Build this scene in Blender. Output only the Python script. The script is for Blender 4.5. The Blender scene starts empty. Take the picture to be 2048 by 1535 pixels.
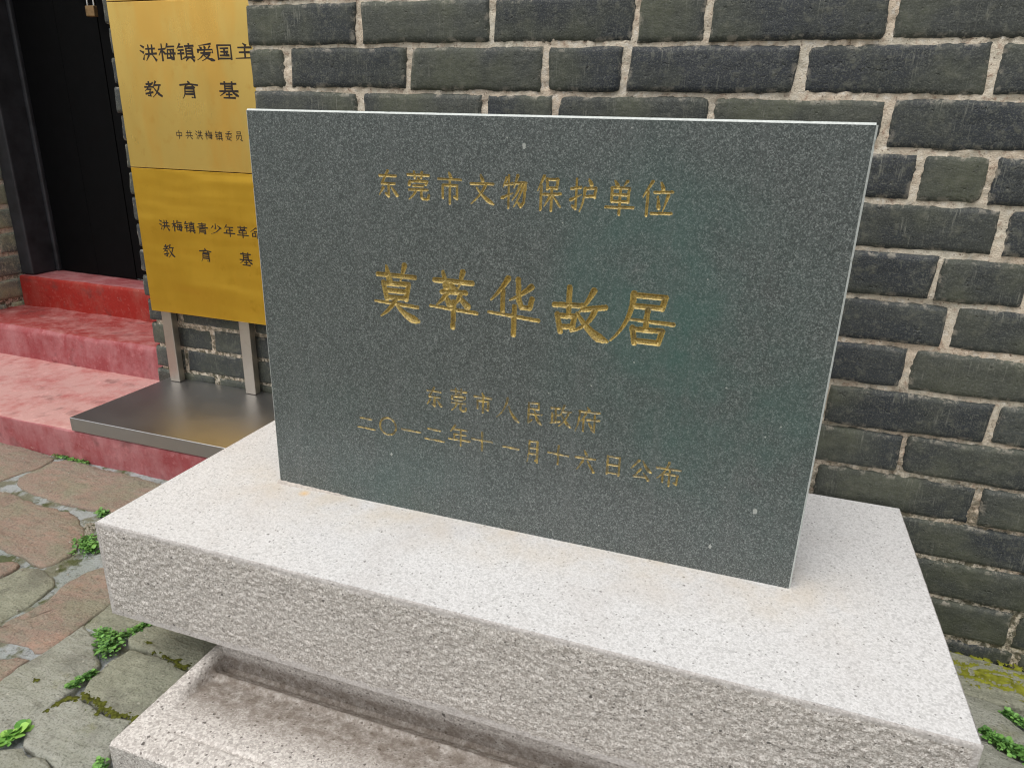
import bpy, math, random
import numpy as np
from mathutils import Vector, Matrix, noise
random.seed(7)
rad = math.radians
scn = bpy.context.scene
C = scn.collection

# ------------------------------------------------------------------ camera
cam_d = bpy.data.cameras.new('camera')
cam = bpy.data.objects.new('camera', cam_d); C.objects.link(cam)
_r = Vector((0.944744, 0.326604, 0.028071)); _f = Vector((-0.298612, 0.892768, -0.337338))
_u = _r.cross(_f)
M = Matrix.Identity(4)
for i in range(3):
    M[i][0] = _r[i]; M[i][1] = _u[i]; M[i][2] = -_f[i]
M.translation = Vector((0.86722, -1.08831, 0.70038))
cam.matrix_world = M
cam_d.sensor_width = 36; cam_d.lens = 36 * 1409.93 / 2048
cam_d.clip_start = .02; cam_d.clip_end = 500
scn.camera = cam
scn.cycles.filter_width = 1.15

# ------------------------------------------------------------------ light
SUN_EL, SUN_AZ = 66, 200            # overcast: a broad, soft light from high above the lane
w = bpy.data.worlds.new('World'); scn.world = w; w.use_nodes = True
nt = w.node_tree; nt.nodes.clear()
wo = nt.nodes.new('ShaderNodeOutputWorld'); bg = nt.nodes.new('ShaderNodeBackground')
sky = nt.nodes.new('ShaderNodeTexSky'); sky.sky_type = 'NISHITA'; sky.sun_disc = False
sky.sun_elevation = rad(SUN_EL); sky.sun_rotation = rad(SUN_AZ)
sky.air_density = 1.0; sky.dust_density = 4.0
hs = nt.nodes.new('ShaderNodeHueSaturation'); hs.inputs['Saturation'].default_value = .22
nt.links.new(sky.outputs[0], hs.inputs['Color']); nt.links.new(hs.outputs[0], bg.inputs[0])
bg.inputs[1].default_value = 0.10
nt.links.new(bg.outputs[0], wo.inputs[0])
sd = bpy.data.lights.new('sun', 'SUN'); sd.energy = 1.15; sd.angle = rad(62); sd.color = (1, .97, .93)
so = bpy.data.objects.new('sun', sd); C.objects.link(so)
az = rad(SUN_AZ); el = rad(SUN_EL)
sdir = Vector((math.sin(az) * math.cos(el), math.cos(az) * math.cos(el), math.sin(el)))
so.rotation_euler = sdir.to_track_quat('Z', 'Y').to_euler()
so.location = (0, -2, 4)
scn.view_settings.view_transform = 'Standard'; scn.view_settings.look = 'None'
scn.view_settings.gamma = 1; scn.view_settings.use_curve_mapping = False
scn.view_settings.exposure = 0.47

# ------------------------------------------------------------------ node helpers
class NB:
    def __init__(s, name):
        s.m = bpy.data.materials.new(name); s.m.use_nodes = True
        s.t = s.m.node_tree; s.b = s.t.nodes['Principled BSDF']
        s.tc = s.t.nodes.new('ShaderNodeTexCoord'); s.geo = s.t.nodes.new('ShaderNodeNewGeometry')
        s.pos = s.geo.outputs['Position']
    def n(s, typ, **k):
        x = s.t.nodes.new(typ)
        for a, v in k.items(): setattr(x, a, v)
        return x
    def link(s, a, b): s.t.links.new(a, b)
    def val(s, sock, v):
        if hasattr(v, 'is_output') or isinstance(v, bpy.types.NodeSocket): s.link(v, sock)
        else: sock.default_value = v
    def vmap(s, scale=(1, 1, 1), rot=(0, 0, 0), loc=(0, 0, 0), src=None):
        x = s.n('ShaderNodeMapping'); s.link(src or s.pos, x.inputs[0])
        x.inputs['Scale'].default_value = scale; x.inputs['Rotation'].default_value = rot
        s.val(x.inputs['Location'], loc)
        return x.outputs[0]
    def noise(s, scale, detail=3, rough=.55, src=None, dist=0, out=0):
        x = s.n('ShaderNodeTexNoise'); s.link(src or s.pos, x.inputs['Vector'])
        x.inputs['Scale'].default_value = scale; x.inputs['Detail'].default_value = detail
        x.inputs['Roughness'].default_value = rough; x.inputs['Distortion'].default_value = dist
        return x.outputs[out]
    def voro(s, scale, src=None, out='Color', feature='F1', rnd=1):
        x = s.n('ShaderNodeTexVoronoi', feature=feature); s.link(src or s.pos, x.inputs['Vector'])
        x.inputs['Scale'].default_value = scale; x.inputs['Randomness'].default_value = rnd
        return x.outputs[out]
    def ramp(s, fac, stops, interp='LINEAR'):
        x = s.n('ShaderNodeValToRGB'); s.link(fac, x.inputs[0]); cr = x.color_ramp; cr.interpolation = interp
        while len(cr.elements) < len(stops): cr.elements.new(.5)
        for e, (p, c) in zip(cr.elements, stops):
            e.position = p; e.color = (c[0], c[1], c[2], 1) if not isinstance(c, (int, float)) else (c, c, c, 1)
        return x.outputs[0]
    def mix(s, fac, a, b, mode='MIX'):
        x = s.n('ShaderNodeMix', data_type='RGBA', blend_type=mode)
        s.val(x.inputs[0], fac)
        for sock, v in ((x.inputs[6], a), (x.inputs[7], b)):
            if isinstance(v, tuple): sock.default_value = (*v, 1)
            else: s.link(v, sock)
        return x.outputs[2]
    def math(s, op, a, b=0.0, c=0.0, clamp=False):
        x = s.n('ShaderNodeMath', operation=op); x.use_clamp = clamp
        s.val(x.inputs[0], a); s.val(x.inputs[1], b); s.val(x.inputs[2], c)
        return x.outputs[0]
    def bump(s, h, strength, dist, nrm=None):
        x = s.n('ShaderNodeBump'); s.link(h, x.inputs['Height'])
        x.inputs['Strength'].default_value = strength; x.inputs['Distance'].default_value = dist
        if nrm: s.link(nrm, x.inputs['Normal'])
        return x.outputs[0]
    def done(s, col, rough=.8, bump=None, metal=0, spec=None):
        s.val(s.b.inputs['Base Color'], (*col, 1) if isinstance(col, tuple) else col)
        s.val(s.b.inputs['Roughness'], rough); s.b.inputs['Metallic'].default_value = metal
        if spec is not None: s.b.inputs['Specular IOR Level'].default_value = spec
        if bump: s.link(bump, s.b.inputs['Normal'])
        return s.m
    def objrand(s):
        x = s.n('ShaderNodeObjectInfo'); return x.outputs['Random']
    def shifted(s, k=37.0):
        """position shifted by a random offset per object, so alike pieces differ"""
        r = s.objrand(); c = s.n('ShaderNodeCombineXYZ')
        s.link(s.math('MULTIPLY', r, k), c.inputs[0]); s.link(s.math('MULTIPLY', r, k * 1.7), c.inputs[1]); s.link(s.math('MULTIPLY', r, k * .6), c.inputs[2])
        a = s.n('ShaderNodeVectorMath', operation='ADD'); s.link(s.pos, a.inputs[0]); s.link(c.outputs[0], a.inputs[1])
        return a.outputs[0]

def mat_brick(name, tint=1.0, warm=0.0):
    b = NB(name); p = b.shifted(); r = b.objrand()
    base = b.ramp(r, [(0, (.023, .028, .034)), (.2, (.050, .056, .052)), (.4, (.078, .084, .066)), (.55, (.030, .035, .044)), (.8, (.062, .070, .066)), (1, (.112, .119, .093))])
    n1 = b.noise(7, 4, .55, p); n2 = b.noise(60, 5, .65, p); n3 = b.noise(260, 3, .6, p)
    col = b.mix(b.ramp(n1, [(.44, 0.0), (.64, .7)]), base, (.112, .120, .080))
    col = b.mix(b.ramp(b.noise(5, 3, .5, b.vmap(loc=(9, 3, 1), src=p)), [(.46, 0.0), (.62, .8)]), col, (.026, .032, .042))
    # lime drips: thin, vertical
    st = b.noise(1, 3, .6, b.vmap((320, 320, 20), src=p)); stm = b.noise(13, 2, .5, b.vmap(loc=(3, 7, 2), src=p))
    drip = b.math('MULTIPLY', b.ramp(st, [(.57, 0.0), (.70, 1.0)]), b.ramp(stm, [(.50, 0.0), (.62, .6)]))
    col = b.mix(drip, col, (.3, .3, .25))
    col = b.mix(b.ramp(n2, [(.3, .35), (.5, 0.0)]), col, (.018, .02, .022))
    col = b.mix(b.ramp(n2, [(.54, 0.0), (.70, .55)]), col, (.17, .17, .13))
    col = b.mix(b.ramp(n3, [(.36, .75), (.48, 0.0), (.54, .0), (.68, .6)]), col, (.13, .135, .115))
    # algae and damp low down, patchy
    z = b.n('ShaderNodeSeparateXYZ'); b.link(b.pos, z.inputs[0])
    lowm = b.math('MULTIPLY', b.math('MULTIPLY_ADD', z.outputs[2], -2.6, -.05, clamp=True), b.ramp(b.noise(14, 5, .6), [(.4, 0.0), (.65, 1.0)]))
    col = b.mix(b.math('MULTIPLY', lowm, .75), col, (.05, .056, .026))
    if tint != 1: col = b.mix(1.0, col, (tint, tint, tint * (1 - warm)), 'MULTIPLY')
    at = b.n('ShaderNodeAttribute', attribute_name='rim')
    rim = b.math('MULTIPLY', at.outputs['Fac'], b.ramp(b.noise(38, 5, .7, b.vmap(loc=(1, 9, 4), src=p)), [(.53, 0.0), (.60, .7)]))
    col = b.mix(rim, col, (.42, .38, .31))
    pit = b.ramp(b.noise(90, 2, .5, p), [(.22, 0.0), (.34, 1.0)])
    h = b.math('ADD', b.math('MULTIPLY', n2, .6), b.math('ADD', b.math('MULTIPLY', n3, .25), b.math('MULTIPLY', pit, .5)))
    h2 = b.noise(1, 4, .6, b.vmap((30, 30, 70), src=p))
    return b.done(col, b.ramp(n1, [(.3, .55), (.7, .85)]), b.bump(h2, .35, .005, b.bump(h, .8, .004)), spec=.4)

def mat_mortar():
    b = NB('lime_mortar'); n1 = b.noise(7, 4, .6); n2 = b.noise(90, 5, .65); n3 = b.noise(350, 3, .7)
    col = b.mix(b.ramp(n1, [(.35, 0.0), (.65, 1.0)]), (.71, .585, .45), (.76, .70, .57))
    col = b.mix(b.ramp(n2, [(.55, 0.0), (.72, .75)]), col, (.33, .19, .13))
    col = b.mix(b.ramp(n2, [(.30, .8), (.46, 0.0)]), col, (.86, .81, .72))
    col = b.mix(b.ramp(b.noise(200, 2), [(.62, 0.0), (.72, .8)]), col, (.16, .1, .07))
    z = b.n('ShaderNodeSeparateXYZ'); b.link(b.pos, z.inputs[0])
    lowm = b.math('MULTIPLY', b.math('MULTIPLY_ADD', z.outputs[2], -2.4, .8, clamp=True), b.ramp(b.noise(70, 5, .7), [(.42, 0.0), (.56, 1.0)]))
    col = b.mix(b.math('MULTIPLY', lowm, .92), col, (.085, .082, .05))
    h = b.math('ADD', b.math('MULTIPLY', n2, .6), b.math('MULTIPLY', n3, .4))
    return b.done(col, .95, b.bump(h, .9, .006), spec=.2)

def mat_tablet():
    b = NB('polished_dark_granite')
    v = b.voro(620); g = b.n('ShaderNodeSeparateColor'); b.link(v, g.inputs[0])
    v2 = b.voro(330, b.vmap(loc=(2, 5, 1))); g2 = b.n('ShaderNodeSeparateColor'); b.link(v2, g2.inputs[0])
    n = b.noise(420, 3, .7)
    col = b.ramp(g.outputs[0], [(0, (.031, .039, .038)), (.35, (.063, .077, .074)), (.7, (.112, .131, .125)), (1, (.235, .26, .248))])
    col = b.mix(b.ramp(g2.outputs[1], [(.55, 0.0), (.95, .6)]), col, (.032, .042, .040))
    col = b.mix(b.ramp(n, [(.55, 0.0), (.75, .55)]), col, (.2, .21, .2))
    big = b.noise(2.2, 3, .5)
    for (cx_, cz_, rr, am) in ((.70, .55, .22, .45), (.78, .38, .27, .55), (.92, .22, .22, .45), (.25, .05, .3, .25)):  # teal patches: a reflection of greenery painted into the stone colour
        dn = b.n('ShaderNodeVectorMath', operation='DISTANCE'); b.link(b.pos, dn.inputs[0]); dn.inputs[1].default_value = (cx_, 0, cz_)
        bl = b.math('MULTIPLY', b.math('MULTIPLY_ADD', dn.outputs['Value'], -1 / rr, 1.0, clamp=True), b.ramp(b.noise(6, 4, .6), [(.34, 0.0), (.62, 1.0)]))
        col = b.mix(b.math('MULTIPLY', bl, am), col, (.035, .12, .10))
    # sparse pale crystals
    vs = b.n('ShaderNodeTexVoronoi', feature='F1'); b.link(b.pos, vs.inputs['Vector']); vs.inputs['Scale'].default_value = 42
    vsc = b.n('ShaderNodeSeparateColor'); b.link(vs.outputs['Color'], vsc.inputs[0])
    wob = b.math('MULTIPLY_ADD', b.noise(500, 2), .08, vs.outputs['Distance'])
    sp = b.math('MULTIPLY', b.math('LESS_THAN', wob, .1), b.math('GREATER_THAN', vsc.outputs[2], .8))
    for (cx_, cz_, rr) in ((.5112, .6792, .0034), (.9262, .130, .004), (.8647, .0496, .003), (.2642, .1118, .0026)):
        dn = b.n('ShaderNodeVectorMath', operation='DISTANCE'); b.link(b.vmap((1, .2, .62)), dn.inputs[0]); dn.inputs[1].default_value = (cx_, 0, cz_ * .62)
        sp = b.math('MAXIMUM', sp, b.math('LESS_THAN', b.math('MULTIPLY_ADD', b.noise(300, 2), .004, dn.outputs['Value']), rr + .0015))
    col = b.mix(b.math('MULTIPLY', sp, .7), col, (.5, .52, .48))
    # faint rain streaks and smears
    stx = b.noise(1, 4, .6, b.vmap((30, 30, 2.2)))
    col = b.mix(b.ramp(stx, [(.52, 0.0), (.75, .28)]), col, (.13, .14, .135))
    smear = b.ramp(b.noise(3.5, 4, .6), [(.3, .26), (.7, .42)])
    rough = b.math('ADD', smear, b.math('MULTIPLY', stx, .08))
    return b.done(col, rough, b.bump(n, .04, .001), spec=.75)

def mat_granite(name, a, c2, speck, rough, bumpd=0, dark=.5, stain=True, sc=1.0, grime_shade=False):
    b = NB(name)
    v = b.voro(430 * sc); g = b.n('ShaderNodeSeparateColor'); b.link(v, g.inputs[0])
    col = b.mix(b.ramp(g.outputs[0], [(.1, 0.0), (.9, 1.0)]), a, c2)
    vv = b.voro(270 * sc, b.vmap((1, 1, 1), loc=(1, 3, 8))); g2 = b.n('ShaderNodeSeparateColor'); b.link(vv, g2.inputs[0])
    col = b.mix(b.ramp(g2.outputs[0], [(.75, 0.0), (.9, .5)]), col, tuple(x * .72 for x in a))
    # dark mica flecks
    vf = b.n('ShaderNodeTexVoronoi', feature='F1'); b.link(b.vmap((1, 1.0, 1.4), rot=(0, 0, .5)), vf.inputs['Vector']); vf.inputs['Scale'].default_value = 105 * sc
    gf = b.n('ShaderNodeSeparateColor'); b.link(vf.outputs['Color'], gf.inputs[0])
    wob = b.math('MULTIPLY_ADD', b.noise(700, 2), .25, vf.outputs['Distance'])
    fl = b.math('MULTIPLY', b.math('LESS_THAN', wob, .30), b.math('GREATER_THAN', gf.outputs[1], 1 - dark))
    col = b.mix(b.math('MULTIPLY', fl, .75), col, speck)
    vf2 = b.n('ShaderNodeTexVoronoi', feature='F1'); b.link(b.vmap(loc=(4, 4, 4)), vf2.inputs['Vector']); vf2.inputs['Scale'].default_value = 48 * sc
    gf2 = b.n('ShaderNodeSeparateColor'); b.link(vf2.outputs['Color'], gf2.inputs[0])
    fl2 = b.math('MULTIPLY', b.math('LESS_THAN', b.math('MULTIPLY_ADD', b.noise(420, 2), .2, vf2.outputs['Distance']), .21), b.math('GREATER_THAN', gf2.outputs[0], 1 - dark * .45))
    col = b.mix(b.math('MULTIPLY', fl2, .8), col, tuple(x * .6 for x in speck))
    if stain:
        n = b.noise(4, 4, .6)
        sep = b.n('ShaderNodeSeparateXYZ'); b.link(b.pos, sep.inputs[0])
        # rusty wash-out that has run down off the tablet and dried round its foot
        near = b.math('MULTIPLY_ADD', b.math('ABSOLUTE', b.math('ADD', sep.outputs[1], .01)), -7.5, 1.0, clamp=True)
        ins = b.math('MULTIPLY_ADD', b.math('ABSOLUTE', b.math('SUBTRACT', sep.outputs[0], .5)), -7.0, 4.6, clamp=True)
        m = b.math('MULTIPLY', b.math('MULTIPLY', near, ins), b.ramp(b.noise(11, 4, .6), [(.36, .0), (.66, .6)]))
        col = b.mix(m, col, (.60, .51, .39))
        col = b.mix(b.ramp(n, [(.52, 0.0), (.72, .3)]), col, tuple(x * y for x, y in zip(a, (.86, .8, .76))))
        d = b.n('ShaderNodeVectorMath', operation='DISTANCE'); b.link(b.pos, d.inputs[0]); d.inputs[1].default_value = (.075, -.022, 0)
        col = b.mix(b.math('MULTIPLY', b.math('MULTIPLY_ADD', d.outputs['Value'], -70, 1.0, clamp=True), .8), col, (.75, .48, .18))
    if grime_shade:   # brown silt in the scooped tray, plus the slab's shade painted in with depth
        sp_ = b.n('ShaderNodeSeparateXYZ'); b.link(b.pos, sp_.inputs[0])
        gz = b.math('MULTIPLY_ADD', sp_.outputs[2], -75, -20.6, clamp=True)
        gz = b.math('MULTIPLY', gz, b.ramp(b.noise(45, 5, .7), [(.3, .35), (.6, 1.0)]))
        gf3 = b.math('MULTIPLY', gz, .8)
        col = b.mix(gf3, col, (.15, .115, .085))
    h = b.noise(300, 4, .7)
    if bumpd:
        hh = b.math('ADD', b.math('MULTIPLY', b.noise(150, 4, .65), .7), b.math('MULTIPLY', h, .4))
        nr = b.bump(hh, .8, bumpd)
    else: nr = b.bump(h, .15, .001)
    return b.done(col, rough, nr, spec=.35)

def mat_red(name, pale, red, thr, ruddy=.5):
    b = NB(name)
    n1 = b.noise(7, 6, .62); n2 = b.noise(38, 5, .65); n3 = b.noise(220, 3, .6)
    st = b.noise(1, 5, .65, b.vmap((26, 26, 7)))
    f = b.math('ADD', b.math('MULTIPLY', n1, .55), b.math('ADD', b.math('MULTIPLY', st, .3), b.math('MULTIPLY', n2, .2)))
    col = b.mix(b.ramp(f, [(thr - .09, 0.0), (thr + .07, 1.0)]), pale, red)
    col = b.mix(b.ramp(n2, [(.55, 0.0), (.75, .55)]), col, tuple(min(1, x * 1.35 + .05) for x in pale))
    col = b.mix(b.ramp(b.noise(17, 5, .7, b.vmap(loc=(5, 1, 1))), [(.6, 0.0), (.68, ruddy)]), col, (.24, .012, .01))
    col = b.mix(b.ramp(b.noise(50, 5, .75, b.vmap(loc=(1, 8, 1))), [(.66, 0.0), (.7, .6)]), col, (.55, .38, .33))
    col = b.mix(b.ramp(b.noise(12, 4, .6, b.vmap(loc=(1, 2, 9))), [(.3, .5), (.42, 0.0)]), col, (.12, .05, .045))
    h = b.math('ADD', b.math('MULTIPLY', n2, .7), b.math('MULTIPLY', n3, .3))
    return b.done(col, .72, b.bump(h, .6, .005), spec=.35)

def mat_stone(name, kind):
    b = NB(name); p = b.shifted(23.0); r = b.objrand()
    if kind == 'red': A, B_, D = (.26, .195, .155), (.33, .235, .185), (.25, .235, .18)
    elif kind == 'green': A, B_, D = (.27, .275, .205), (.23, .235, .175), (.34, .34, .26)
    else: A, B_, D = (.33, .335, .285), (.29, .295, .235), (.38, .38, .33)
    n1 = b.noise(6, 5, .62, p); n2 = b.noise(34, 6, .66, p); n3 = b.noise(210, 4, .65, p)
    lay = b.noise(1, 5, .6, b.vmap((22, 60, 22), rot=(0, 0, .35), src=p))
    col = b.mix(b.ramp(n1, [(.38, 0.0), (.62, 1.0)]), A, B_)
    col = b.mix(b.ramp(lay, [(.45, 0.0), (.62, .6)]), col, D)
    if kind == 'red':
        col = b.mix(b.ramp(b.noise(8, 4, .6, b.vmap(loc=(3, 0, 1), src=p)), [(.60, 0.0), (.66, .6)]), col, (.40, .25, .185))
        col = b.mix(b.ramp(b.noise(9, 5, .6, b.vmap(loc=(0, 6, 1), src=p)), [(.50, 0.0), (.62, .8)]), col, (.25, .24, .17))
    else:
        col = b.mix(b.ramp(b.noise(7, 5, .6, b.vmap(loc=(0, 6, 1), src=p)), [(.55, 0.0), (.68, .6)]), col, (.14, .135, .11))
        col = b.mix(b.ramp(b.noise(10, 5, .7, b.vmap(loc=(4, 6, 1), src=p)), [(.6, 0.0), (.68, .55)]), col, (.17, .17, .07))
    col = b.mix(b.ramp(n2, [(.3, .5), (.43, 0.0)]), col, (.09, .085, .065))
    col = b.mix(b.ramp(n2, [(.6, 0.0), (.74, .4)]), col, (.33, .32, .26))
    col = b.mix(b.ramp(b.noise(75, 3, .6, p), [(.7, 0.0), (.74, .7)]), col, (.48, .46, .38))
    col = b.mix(b.ramp(n3, [(.34, .6), (.47, 0.0)]), col, (.10, .095, .07))
    col = b.mix(b.ramp(n3, [(.55, .0), (.68, .45)]), col, (.40, .39, .32))
    h = b.math('ADD', b.math('MULTIPLY', n2, .7), b.math('MULTIPLY', n3, .3))
    return b.done(col, .85, b.bump(lay, .6, .008, b.bump(h, 1.0, .008)), spec=.3)

def mat_grout():
    b = NB('cement_and_soil')
    n1 = b.noise(8, 5, .6); n2 = b.noise(60, 6, .7); n3 = b.noise(300, 3, .6)
    col = b.mix(b.ramp(n1, [(.42, 0.0), (.56, 1.0)]), (.33, .36, .34), (.40, .425, .43))
    col = b.mix(b.ramp(b.noise(13, 5, .65, b.vmap(loc=(7, 1, 0))), [(.47, 0.0), (.56, .9)]), col, (.19, .185, .12))
    col = b.mix(b.ramp(b.noise(19, 5, .65, b.vmap(loc=(2, 1, 4))), [(.54, 0.0), (.62, .9)]), col, (.09, .105, .035))
    col = b.mix(b.ramp(n2, [(.3, .7), (.44, 0.0)]), col, (.06, .055, .04))
    col = b.mix(b.ramp(n2, [(.6, 0.0), (.72, .6)]), col, (.44, .45, .42))
    return b.done(col, .95, b.bump(n2, .9, .012), spec=.2)

def mat_metal(name, col, rough, aniso_axis=2, dirt=(.3, .2, .1), dirtf=.25, var=.12, pat=None, warp=.01):
    b = NB(name)
    sc = [6, 6, 6]; sc[aniso_axis] = 420
    br = b.noise(1, 3, .6, b.vmap(tuple(sc)))
    n1 = b.noise(5, 5, .6); n2 = b.noise(26, 5, .65)
    c = b.mix(b.ramp(n1, [(.3, 0.0), (.75, 1.0)]), col, tuple(x * (1 - var) for x in col))
    c = b.mix(b.ramp(n2, [(.58, 0.0), (.74, dirtf)]), c, dirt)
    if pat: c = b.mix(b.ramp(b.noise(1, 4, .6, b.vmap((8, 8, 2.5), loc=(3, 0, 2))), [(.45, 0.0), (.62, .7)]), c, pat)  # orange patches painted in for the wall's reflection in the brass
    r_ = b.math('ADD', b.ramp(n1, [(.3, rough), (.75, min(1, rough + .08))]), b.math('MULTIPLY', br, .05))
    return b.done(c, r_, b.bump(br, .05, .0006, b.bump(b.noise(1, 2, .5, b.vmap((2.0, 2.0, 7) if warp > .02 else (6, 6, 2.0))), .5, warp) if pat else None), metal=1)

def plain(name, col, rough=.6, metal=0, nsc=30, var=.4, bumpd=.002, spec=.5, coat=0):
    b = NB(name); n1 = b.noise(nsc, 5, .6)
    c = b.mix(b.ramp(n1, [(.35, 0.0), (.7, 1.0)]), col, tuple(x * (1 - var) for x in col))
    m = b.done(c, rough, b.bump(n1, .3, bumpd), metal=metal, spec=spec)
    return m

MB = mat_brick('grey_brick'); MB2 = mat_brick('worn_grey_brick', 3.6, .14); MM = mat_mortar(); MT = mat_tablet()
MGT = mat_granite('honed_pale_granite', (.60, .59, .575), (.76, .75, .74), (.2, .19, .18), .55, dark=.4)
MGR = mat_granite('bush_hammered_granite', (.40, .365, .33), (.74, .705, .66), (.07, .065, .06), .9, .004, dark=.45, stain=False)
MGM = mat_granite('drafted_granite_margin', (.43, .40, .375), (.58, .555, .53), (.14, .13, .12), .8, .0006, dark=.3, stain=False)
MGP = mat_granite('weathered_base_granite', (.46, .42, .385), (.72, .68, .63), (.09, .075, .065), .85, .0015, dark=.9, stain=False, sc=.75, grime_shade=True)
MR_TOP = mat_red('faded_red_cement', (.55, .31, .285), (.43, .13, .12), .58, .22)
MR_FR = mat_red('red_cement_riser', (.44, .18, .185), (.33, .07, .075), .53, .35)
MR_MID = mat_red('trodden_red_cement', (.46, .20, .185), (.31, .045, .04), .50, .4)
MR_HI = mat_red('bright_red_cement', (.36, .08, .06), (.34, .022, .014), .46, .6)
MS = dict(red=mat_stone('red_sandstone', 'red'), green=mat_stone('green_sandstone', 'green'), grey=mat_stone('grey_stone', 'grey'))
MG = mat_grout()
MBR = mat_metal('brushed_brass', (1.0, .68, .19), .24, 0, (.85, .48, .10), .5, .10, (.98, .56, .12), warp=.015)
MBR2 = mat_metal('ground_toned_brass', (.95, .56, .065), .28, 0, (.70, .36, .03), .5, .15, (.80, .46, .05), warp=.045)  # darker copy of the brass: the reflected ground painted into its colour
MST = mat_metal('brushed_steel', (.50, .50, .505), .33, 0, (.55, .54, .53), .15, .05)
MSP = mat_metal('galvanised_post', (.55, .50, .43), .42, 0, (.35, .28, .2), .4, .2)
MINK = plain('black_etched_paint', (.022, .012, .008), .5)
MDOOR = plain('black_door_paint', (.0025, .0028, .0034), .6, nsc=18, bumpd=.003, spec=.12)
MFRM = plain('dark_grey_frame', (.035, .038, .045), .6, nsc=14, var=.6)  # blotchy dark grey, paler than the door leaves
MLOCK = plain('tarnished_lock_brass', (.42, .27, .13), .5, metal=.6, nsc=60, var=.4)
MSHK = plain('chrome_shackle', (.8, .8, .78), .2, metal=1, nsc=60, var=.1)

def mat_gold():
    b = NB('gold_paint'); n = b.noise(350, 4, .7); n1 = b.noise(60, 3, .6)
    col = b.mix(b.ramp(n, [(.35, 0.0), (.65, 1.0)]), (.26, .17, .034), (.64, .48, .14))
    col = b.mix(b.ramp(n1, [(.56, 0.0), (.7, .6)]), col, (.09, .075, .045))
    sz = b.n('ShaderNodeSeparateXYZ'); b.link(b.pos, sz.inputs[0])
    low = b.ramp(sz.outputs[2], [(.26, .75), (.34, .2)])
    wear = b.math('MULTIPLY', b.ramp(b.noise(130, 5, .7), [(.42, 0.0), (.56, 1.0)]), low)
    col = b.mix(wear, col, (.09, .095, .075))
    return b.done(col, b.ramp(n, [(.3, .22), (.7, .42)]), b.bump(n, .6, .0012), metal=.25, spec=.8)
MGOLD = mat_gold()
def mat_leaf(name, a, c2):
    b = NB(name); x = b.n('ShaderNodeNewGeometry'); r = x.outputs['Random Per Island']
    col = b.mix(r, a, c2)
    m = b.done(col, .5, spec=.4); b.b.inputs['Subsurface Weight'].default_value = .0
    b.b.inputs['Transmission Weight'].default_value = 0
    return m
MLEAF = mat_leaf('weed_leaf', (.03, .10, .02), (.20, .42, .09))
MLEAF2 = mat_leaf('bright_leaf', (.07, .24, .03), (.34, .60, .12))
MMOSS2 = plain('yellow_green_moss', (.27, .28, .035), .95, nsc=70, var=.6, bumpd=.005, spec=.1)
MMOSS = plain('moss', (.13, .14, .025), .95, nsc=160, var=.8, bumpd=.006, spec=.1)

# ------------------------------------------------------------------ mesh helpers
def tag(o, label=None, cat=None, group=None, kind=None):
    if label: o['label'] = label
    if cat: o['category'] = cat
    if group: o['group'] = group
    if kind: o['kind'] = kind
    return o
def empty(name, loc=(0, 0, 0)):
    o = bpy.data.objects.new(name, None); C.objects.link(o); o.location = loc; o.empty_display_size = .1
    return o
def link(name, me, mats, parent=None):
    o = bpy.data.objects.new(name, me); C.objects.link(o)
    for m in (mats if isinstance(mats, (list, tuple)) else [mats]): me.materials.append(m)
    if parent:
        o.parent = parent
        o.matrix_parent_inverse = Matrix.Translation(parent.location).inverted() if parent.parent is None else (Matrix.Identity(4))
    return o
class Geo:
    def __init__(s): s.v = []; s.f = []; s.m = []
    def add(s, vs, fs, mi=0):
        o = len(s.v); s.v += [tuple(x) for x in vs]; s.f += [tuple(i + o for i in f) for f in fs]; s.m += [mi] * len(fs)
    def box(s, x0, x1, y0, y1, z0, z1, mi=0, top=None):
        v = [(x0, y0, z0), (x1, y0, z0), (x1, y1, z0), (x0, y1, z0), (x0, y0, z1), (x1, y0, z1), (x1, y1, z1), (x0, y1, z1)]
        f = [(0, 3, 2, 1), (4, 5, 6, 7), (0, 1, 5, 4), (1, 2, 6, 5), (2, 3, 7, 6), (3, 0, 4, 7)]
        o = len(s.v); s.v += v; s.f += [tuple(i + o for i in q) for q in f]
        s.m += [mi, mi if top is None else top, mi, mi, mi, mi]
    def grid(s, P, mi=0):
        """P: rows x cols x 3 array"""
        P = np.asarray(P); R_, K = P.shape[:2]; o = len(s.v)
        s.v += [tuple(map(float, x)) for x in P.reshape(-1, 3)]
        for i in range(R_ - 1):
            for j in range(K - 1):
                a = o + i * K + j; s.f.append((a, a + 1, a + K + 1, a + K))
        s.m += [mi] * ((R_ - 1) * (K - 1))
    def mesh(s, name, smooth=False):
        me = bpy.data.meshes.new(name); me.from_pydata(s.v, [], s.f); 
        me.polygons.foreach_set('material_index', s.m)
        if smooth: me.polygons.foreach_set('use_smooth', [True] * len(s.f))
        me.update(); return me
def bevel(o, wd=.003, seg=2):
    m = o.modifiers.new('bevel', 'BEVEL'); m.width = wd; m.segments = seg; m.limit_method = 'ANGLE'; m.angle_limit = rad(50)
    return o
def nz(x, y, z=0): return noise.noise(Vector((x, y, z)))
def fbm(x, y, z=0, o=4): return noise.fractal(Vector((x, y, z)), 1.0, 2.0, o)

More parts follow.
